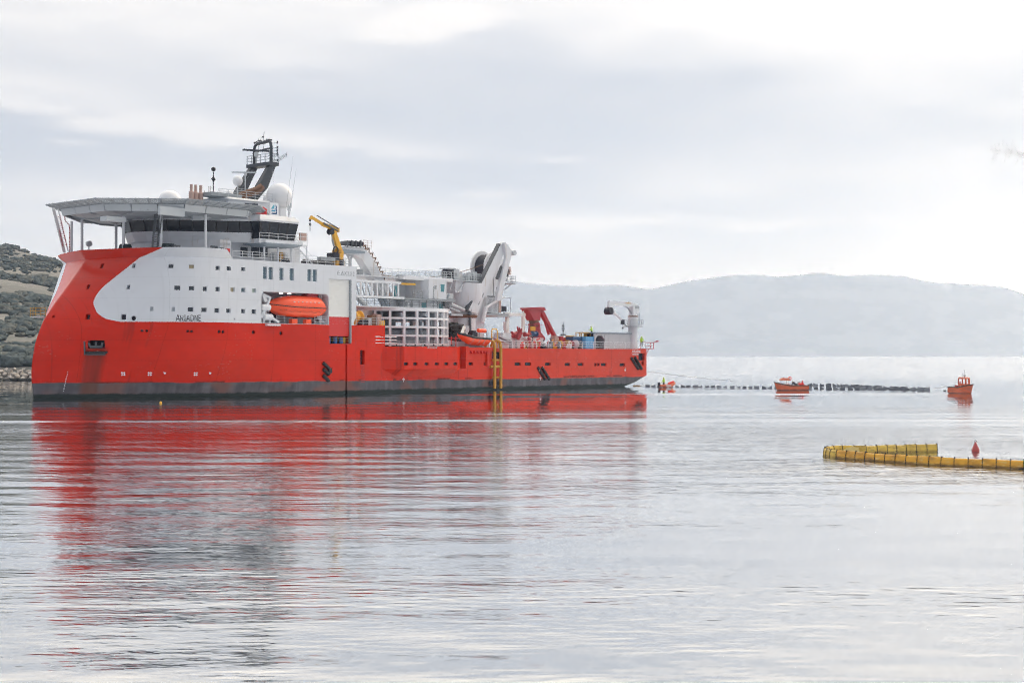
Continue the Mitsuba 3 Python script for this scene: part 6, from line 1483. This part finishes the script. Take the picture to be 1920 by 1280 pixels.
obj('sea_cable', sweep([(*(fr0 + [-1.5, .3]), .02)] + [(*q, -.06) for q in front[::4]] + [(*fr2, -.06)], .07, 6), 'black_rubber', label='black sea cable running under the front row of floats', cat='cable')
obj('sea_cable', sweep([(*q, -.06) for q in back[::3]], .07, 6), 'black_rubber', label='black sea cable under the back row of floats', cat='cable')
q = (21.6, 247.21)
obj('yellow_float', place(sweep([(-.6, 0, .06), (-.3, .05, .09), (.2, 0, .08), (.6, .05, .05)], .08, 6), at(*q, 0, 0)), 'rusty_yellow', label='small yellowish float just off the stern waterline of the big ship', cat='float')
q = (64.58, 212.38)
obj('marker_float', ball((*q, .06), .16, 2, (1.3, 1, .8)), 'dark_grey', True, label='small dark float on the water just left of the towing boat', cat='float')
q = (-38.69, 156.71)
obj('ball_float', ball((*q, .08), .15, 2), 'yellow_paint', True, label='small yellow ball float on the water before the red bow', cat='float')

# ------------------------------------------------------------------ yellow floating barrier and the buoy


def barrier_skin(p, n, uv):
    a = fbm(p.x * 2.3, p.y * 2.3, p.z * 3.)
    b = fbm(p.x * 5.0, p.y * 5.0, p.z * 14.)
    c = mix((.66, .34, .03), (.50, .25, .03), smoothstep(.35, .7, a))
    c = mix(c, mi.Color3f(.62, .50, .20), smoothstep(.58, .75, b) * .6)
    return mix(c, mi.Color3f(.07, .05, .03), smoothstep(.16, .04, p.z + .16 * (b - .5)) * .75 + .35 * smoothstep(.66, .8, a))


def pale_skin(p, n, uv):
    a = fbm(p.x * 2.3, p.y * 2.3, p.z * 3.)
    b = fbm(p.x * 5.0, p.y * 5.0, p.z * 14.)
    c = mix((.60, .42, .07), (.44, .30, .055), smoothstep(.35, .7, a))
    return mix(c, mi.Color3f(.10, .075, .035), .6 * smoothstep(.55, .75, b) + .5 * smoothstep(.14, .04, p.z))


mat('barrier_skin', proc(barrier_skin), .5)
mat('barrier_pale_skin', proc(pale_skin), .5)
mat('pale_yellow', (.52, .42, .16), .55)
bar = thing('floating_barrier', 'long yellow floating barrier folded back on itself in the bay', 'barrier')
tr_front = [np.array(q_) for q_ in ((24.74, 64.06), (23.6, 65.57), (22.2, 66.52), (20.7, 67.32), (19.14, 69), (17.99, 70.58), (17.02, 72.04), (16.48, 72.99))]
tr_turn = [np.array(q_) for q_ in ((16.38, 74.16), (16.6, 75.25), (17.13, 76.16), (17.78, 76.49))]
tr_back = [np.array(q_) for q_ in ((18.69, 76.45), (19.85, 76.71), (21.15, 77.26), (23.21, 77.78))]
line = np.array(tr_front + tr_turn + tr_back)
dist = np.concatenate([[0], np.cumsum(np.linalg.norm(np.diff(line, axis=0), axis=1))])
fx_, fy_ = PchipInterpolator(dist, line[:, 0]), PchipInterpolator(dist, line[:, 1])
n_seg = int(dist[-1] / .62)
d_turn0, d_turn1 = dist[len(tr_front) - 1], dist[len(tr_front) + len(tr_turn) - 1]
rng = np.random.default_rng(12)
for i in range(n_seg):
    a_, b_ = dist[-1] * i / n_seg, dist[-1] * (i + 1) / n_seg
    t_ = np.linspace(a_ + .012, b_ - .012, 5)
    h_ = .40 + rng.uniform(-.02, .02)
    rings = []
    for j, s_ in enumerate(t_):
        c = np.array([fx_(s_), fy_(s_)]); e_ = np.array([fx_(s_ + .02) - fx_(s_ - .02), fy_(s_ + .02) - fy_(s_ - .02)]); e_ /= np.linalg.norm(e_); nn = np.array([-e_[1], e_[0]])
        belly = (.105 + .02 * math.sin(math.pi * j / 4)) * (1 + rng.uniform(-.1, .1))
        prof = [(-.6, -.30), (-1.0, -.05), (-1.0, .16), (-.8, .27), (-.75, .33), (-.35, h_), (.35, h_), (.75, .33), (.8, .27), (1.0, .16), (1.0, -.05), (.6, -.30)]
        rings.append(np.array([(*(c + nn * o_ * belly), z_) for o_, z_ in prof]))
    key = obj(bar + '__panel', loft(rings), 'barrier_pale_skin' if b_ > d_turn0 else 'barrier_skin', 50)
    s_ = b_
    c = np.array([fx_(s_), fy_(s_)]); e_ = np.array([fx_(s_ + .02) - fx_(s_ - .02), fy_(s_ + .02) - fy_(s_ - .02)]); e_ /= np.linalg.norm(e_); nn = np.array([-e_[1], e_[0]])
    obj(bar + '__strap', join(*[beam((*(c + nn * .118 * o_), z0_), (*(c + nn * .118 * o2), z1_), .022) for o_, z0_, o2, z1_ in ((-1, -.1, -1, .2), (-1, .2, -.6, .41), (-.6, .42, .6, .42), (.6, .41, 1, .2), (1, .2, 1, -.1))], beam((*c, .40), (*(c + nn * .05), .46), .03)), 'navy')
for q_, s_ in (((18.07, 75.78), 1.0), ((18.4, 76.2), .8), ((17.7, 75.17), .9)):
    obj(bar + '__folded_skirt', place(loft([np.array([(-.35, -.1, -.05), (.35, -.1, -.05), (.3, .12, -.05), (-.3, .12, -.05)]), np.array([(-.25, -.06, .28), (.15, -.08, .34), (.2, .1, .30), (-.2, .08, .26)]), np.array([(-.05, -.04, .42), (.25, -.05, .36), (.25, .05, .33), (0, .05, .40)])]), at(*q_, 0, 20 * s_, s_)), 'pale_yellow')
q = (25.37, 77.91)
bu = thing('cone_buoy', 'dark red cone shaped buoy floating beyond the yellow barrier', 'buoy')
obj(bu + '__body', turn([(.02, -.2), (.15, -.15), (.205, .0), (.21, .10), (.175, .17), (.10, .33), (.045, .46), (.035, .50), (.01, .51)], (*q, 0), 24), 'buoy_red', 50)
obj(bu + '__lifting_eye', sweep(arc((*q, .54), .05, 0, 2 * math.pi, 13), .012, 5), 'brown_rust')

# ------------------------------------------------------------------ land
def ridge_mesh(px_, z_at, depth0, depth1, seed, rough):
    pass


xs_r = np.array([(-7802.02, 15300, 621.9), (-5507.31, 15300, 707.96), (-3786.28, 15300, 805.48), (-2294.71, 15300, 857.11), (-1606.3, 15300, 891.53), (-1147.36, 15300, 914.48), (-745.78, 15300, 925.95), (-401.57, 15300, 880.06), (-57.37, 15300, 825.56), (229.47, 15300, 791.14), (688.41, 15300, 759.59), (917.89, 15300, 768.19), (1147.36, 15300, 769.34), (1319.46, 15300, 750.98), (1462.88, 15300, 730.9), (1663.67, 15300, 765.32), (1893.14, 15300, 814.09), (2093.93, 15300, 842.77), (2294.71, 15300, 868.59), (2466.82, 15300, 878.34), (2638.92, 15300, 881.21), (2868.39, 15300, 862.85), (3097.86, 15300, 880.06), (3298.65, 15300, 897.27), (3614.17, 15300, 874.32), (3786.28, 15300, 882.93), (3958.38, 15300, 885.8), (4187.85, 15300, 868.59), (4417.32, 15300, 822.69), (4646.79, 15300, 791.14), (4991, 15300, 776.8), (5306.52, 15300, 742.38), (5507.31, 15300, 673.54), (5966.25, 15300, 535.85), (6826.77, 15300, 335.07), (8834.65, 15300, 105.59)])
hz = PchipInterpolator(xs_r[:, 0], xs_r[:, 2])
X, Yq = np.meshgrid(np.linspace(xs_r[0, 0], xs_r[-1, 0], 520), np.linspace(0, 1, 60))
Yw = 14500 + 3000 * Yq + 300 * (meshkit.fbm(np.stack([X / 1500, 0 * X, 0 * X], -1), 3, 2) - .5) * (1 - Yq)
s_ = (Yw - 14500) / 800
prof = np.where(s_ < 1, np.clip(s_, 0, 1) ** .75, 1 - .5 * np.clip(s_ - 1, 0, 1) ** 1.5)
Zw = hz(X) * prof * (Yw / 15300) ** np.where(s_ < 1, 1, 0)
Zw = Zw + 14 * (meshkit.fbm(np.stack([X / 1300, Yw / 900, 0 * X], -1), 5, 33) - .5) * np.clip(s_, 0, 1) * np.clip((1 - s_) * 2.5, 0, 1) + 4.0 * (meshkit.fbm(np.stack([X / 400, 0 * Yw, 0 * X], -1), 3, 5) - .5) * np.clip(s_, 0, 1)
Zw[0] = -8
R_, C_ = X.shape
ii = (np.arange(R_ - 1)[:, None] * C_ + np.arange(C_ - 1)[None, :]).ravel()
gf = np.vstack([np.stack([ii, ii + 1, ii + C_ + 1], 1), np.stack([ii, ii + C_ + 1, ii + C_], 1)])


def far_land(p, n, uv):
    a = fbm(p.x * .004, p.y * .004, p.z * .006, octaves=4)
    return mix((.045, .05, .042), (.056, .058, .048), smoothstep(.4, .65, a))


mat('far_land', proc(far_land), .9, .1)
obj('far_hills', (np.stack([X, Yw, Zw], -1).reshape(-1, 3), gf), 'far_land', True, kind='structure', label='long mountain ridge across the bay, pale blue with haze')

# near hillside behind the breakwater, at the left
hs_x = np.array([(-517.44, 1000, 75.5), (-434.95, 1000, 84.88), (-382.45, 1000, 82.25), (-359.96, 1000, 80), (-350.21, 1000, 78.69), (-343.46, 1000, 77), (-336.71, 1000, 74.38), (-330.71, 1000, 74), (-325.46, 1000, 71.38), (-317.96, 1000, 69.13), (-307.46, 1000, 64.26), (-277.47, 1000, 53.01), (-236.22, 1000, 34.26), (-191.23, 1000, 7.26), (-164.98, 1000, -5.11)])
hh = PchipInterpolator(hs_x[:, 0], hs_x[:, 2])
X, Yq = np.meshgrid(np.linspace(-620, 10, 420), np.linspace(0, 1, 110))
Yw = 322 + 930 * Yq


def hill_z(x, y):
    s = (y - 330) / 670
    prof = np.where(s < 1, np.clip(s, 0, 1) ** .95, 1 - .35 * np.clip(s - 1, 0, 1.2))
    z = np.maximum(hh(np.clip(x * 1000 / y, hs_x[0, 0], hs_x[-1, 0])), -2) * prof * np.where(s < 1, (y / 1000) * .35 + .65, 1)
    g = np.clip(s, 0, 1) * np.clip(z / 12, 0, 1)
    z = z + g * (5.0 * (meshkit.fbm(np.stack([x / 45, y / 60, 0 * x], -1), 4, 9) - .5) * np.clip(1.6 - s * 1.2, .25, 1) + .8 * (meshkit.fbm(np.stack([x / 5, y / 5, 0 * x], -1), 3, 19) - .5))
    return z + 2.2 * (s > -.1) * np.clip(z + 1, 0, 1)


Zw = hill_z(X, Yw); Zw[0] = -3
R_, C_ = X.shape
ii = (np.arange(R_ - 1)[:, None] * C_ + np.arange(C_ - 1)[None, :]).ravel()
gf = np.vstack([np.stack([ii, ii + 1, ii + C_ + 1], 1), np.stack([ii, ii + C_ + 1, ii + C_], 1)])


def hill_ground(p, n, uv):
    a = fbm(p.x * .05, p.y * .05, p.z * .12, octaves=4)
    b = fbm(p.x * .35, p.y * .35, p.z * .6, octaves=3)
    c = mix((.135, .135, .13), (.215, .21, .198), smoothstep(.35, .7, .5 * a + .5 * b))
    return mix(c, mi.Color3f(.11, .122, .118), smoothstep(.48, .6, b) * .7)


mat('hill_ground', proc(hill_ground), .9, .1)
obj('hillside', (np.stack([X, Yw, Zw], -1).reshape(-1, 3), gf), 'hill_ground', True, kind='structure', label='dry grey brown hillside behind the breakwater')
rng = np.random.default_rng(77)
proto = []
for j in range(5):
    v, f = ball((0, 0, .35), 1.0, 2, (1, 1, .62))
    v = v + (meshkit.noise(v * 2.6 + 7 * j, j)[:, None] - .5) * .8 * v
    proto.append((v, f))
bush = {m_: [] for m_ in ('shrub_dark', 'shrub_olive')}
for i in range(6800):
    y = 335 + 800 * rng.uniform() ** 1.15; px = rng.uniform(-60, 330)
    x = (px - 960) / 2667 * y
    dens = meshkit.fbm(np.array([x / 22, y / 40, 0.0]), 3, 51)
    if dens < .36 + .25 * rng.uniform():
        continue
    r = float(rng.uniform(.5, 1.9)) * (1 + .5 * (dens > .6))
    z = float(hill_z(np.array([x]), np.array([y]))[0])
    if z < 2.0:
        continue
    v, f = proto[i % 5]
    a_ = rng.uniform(0, 6.28); c, s_ = math.cos(a_) * r, math.sin(a_) * r
    bush['shrub_dark' if rng.uniform() < .6 else 'shrub_olive'].append((np.stack([v[:, 0] * c - v[:, 1] * s_, v[:, 0] * s_ + v[:, 1] * c, v[:, 2] * r], 1) + [x, y, z], f))
mat('shrub_dark', (.078, .098, .104), .9, .1)
mat('shrub_olive', (.115, .125, .120), .9, .1)
obj('hillside_scrub', join(*bush['shrub_dark']), 'shrub_dark', True, kind='stuff', label='dark green scrub scattered over the hillside', cat='shrubs')
obj('hillside_scrub', join(*bush['shrub_olive']), 'shrub_olive', True, kind='stuff', label='olive dry scrub scattered over the hillside', cat='shrubs')

# breakwater of pale boulders
bw = 'breakwater'
bx0, bx1, by_ = (-150 - 960) / 2667 * 305, (330 - 960) / 2667 * 305, 305.0
obj(bw, join(loft([np.array([(x_, by_ - 2.0, -2), (x_, by_ + 14, -2), (x_, by_ + 14, 2.55), (x_, by_ + 2.6, 2.65)]) for x_ in np.linspace(bx0, bx1, 30)])), 'hill_ground', False, kind='structure', label='low breakwater of pale boulders at the foot of the hill')


def boulder(p, n, uv):
    a = fbm(p.x * 1.1, p.y * 1.1, p.z * 1.4)
    c = mix((.24, .215, .19), (.46, .43, .40), smoothstep(.3, .65, a))
    return mix(c, mi.Color3f(.035, .038, .04), smoothstep(.75, .35, p.z + .3 * (a - .5)))


mat('boulder', proc(boulder), .85, .2)
rng = np.random.default_rng(17)
rocks = []
for j in range(6):
    pts = rng.normal(size=(14, 3)); pts /= np.linalg.norm(pts, axis=1)[:, None]
    pts *= rng.uniform(.75, 1.15, (14, 1)) * [1.15, .9, .8]
    hl = trimesh.convex.convex_hull(pts)
    rocks.append((np.asarray(hl.vertices), np.asarray(hl.faces)))
rock_ply = [mikit.ply(r_, 'boulder') for r_ in rocks]
cnt = 0
for row in range(6):
    for i in range(46):
        x = (-12 + i * 1.95 + (row % 2) * .9 + rng.uniform(-.35, .35)) + (0 - 960) / 2667 * 305 - 0
        z = .15 + row * .44 + rng.uniform(-.12, .12)
        y = by_ - 1.6 + row * .80 + rng.uniform(-.2, .2)
        s_ = float(rng.uniform(.55, .95)) * (1.0 if row < 5 else .75)
        key = numbered(bw + '__boulder')
        scene[key] = {**rock_ply[int(rng.integers(0, 6))], 'to_world': T().translate([x, y, z]).rotate([0, 0, 1], float(rng.uniform(0, 360))).rotate([1, 0, 0], float(rng.uniform(-25, 25))).scale(s_)}
        cnt += 1

# bare twig of a shore tree, close to the camera and out of focus
tw = thing('bare_twig', 'blurred bare twig tip of a shore tree reaching in at the right edge', 'twig')
Y_ = 2.2


def tp(px, py): return np.array([(px - 960) / 2667 * Y_, Y_ + .0004 * (px - 1890), EYE + (667.5 - py) / 2667 * Y_])


obj(tw + '__stem', sweep([tp(*q_) for q_ in ((2080, 305), (1990, 296), (1930, 287), (1900, 284), (1872, 284.5), (1862, 285), (1850, 279))], [.0012, .0008, .0006, .00045, .0004, .0004, .00025], 6), 'brown_rust')
for pts_ in (((1867, 284), (1869, 276), (1866, 271)), ((1866, 285), (1862, 296), (1859, 305)), ((1897, 284), (1886, 273), (1880, 266)), ((1904, 285), (1890, 291), (1881, 300)), ((1921, 287), (1906, 275), (1900, 268)), ((1925, 287), (1915, 296), (1910, 304))):
    obj(tw + '__side_shoot', sweep([tp(*q_) for q_ in pts_], [.0003, .00026, .0002], 5), 'brown_rust')
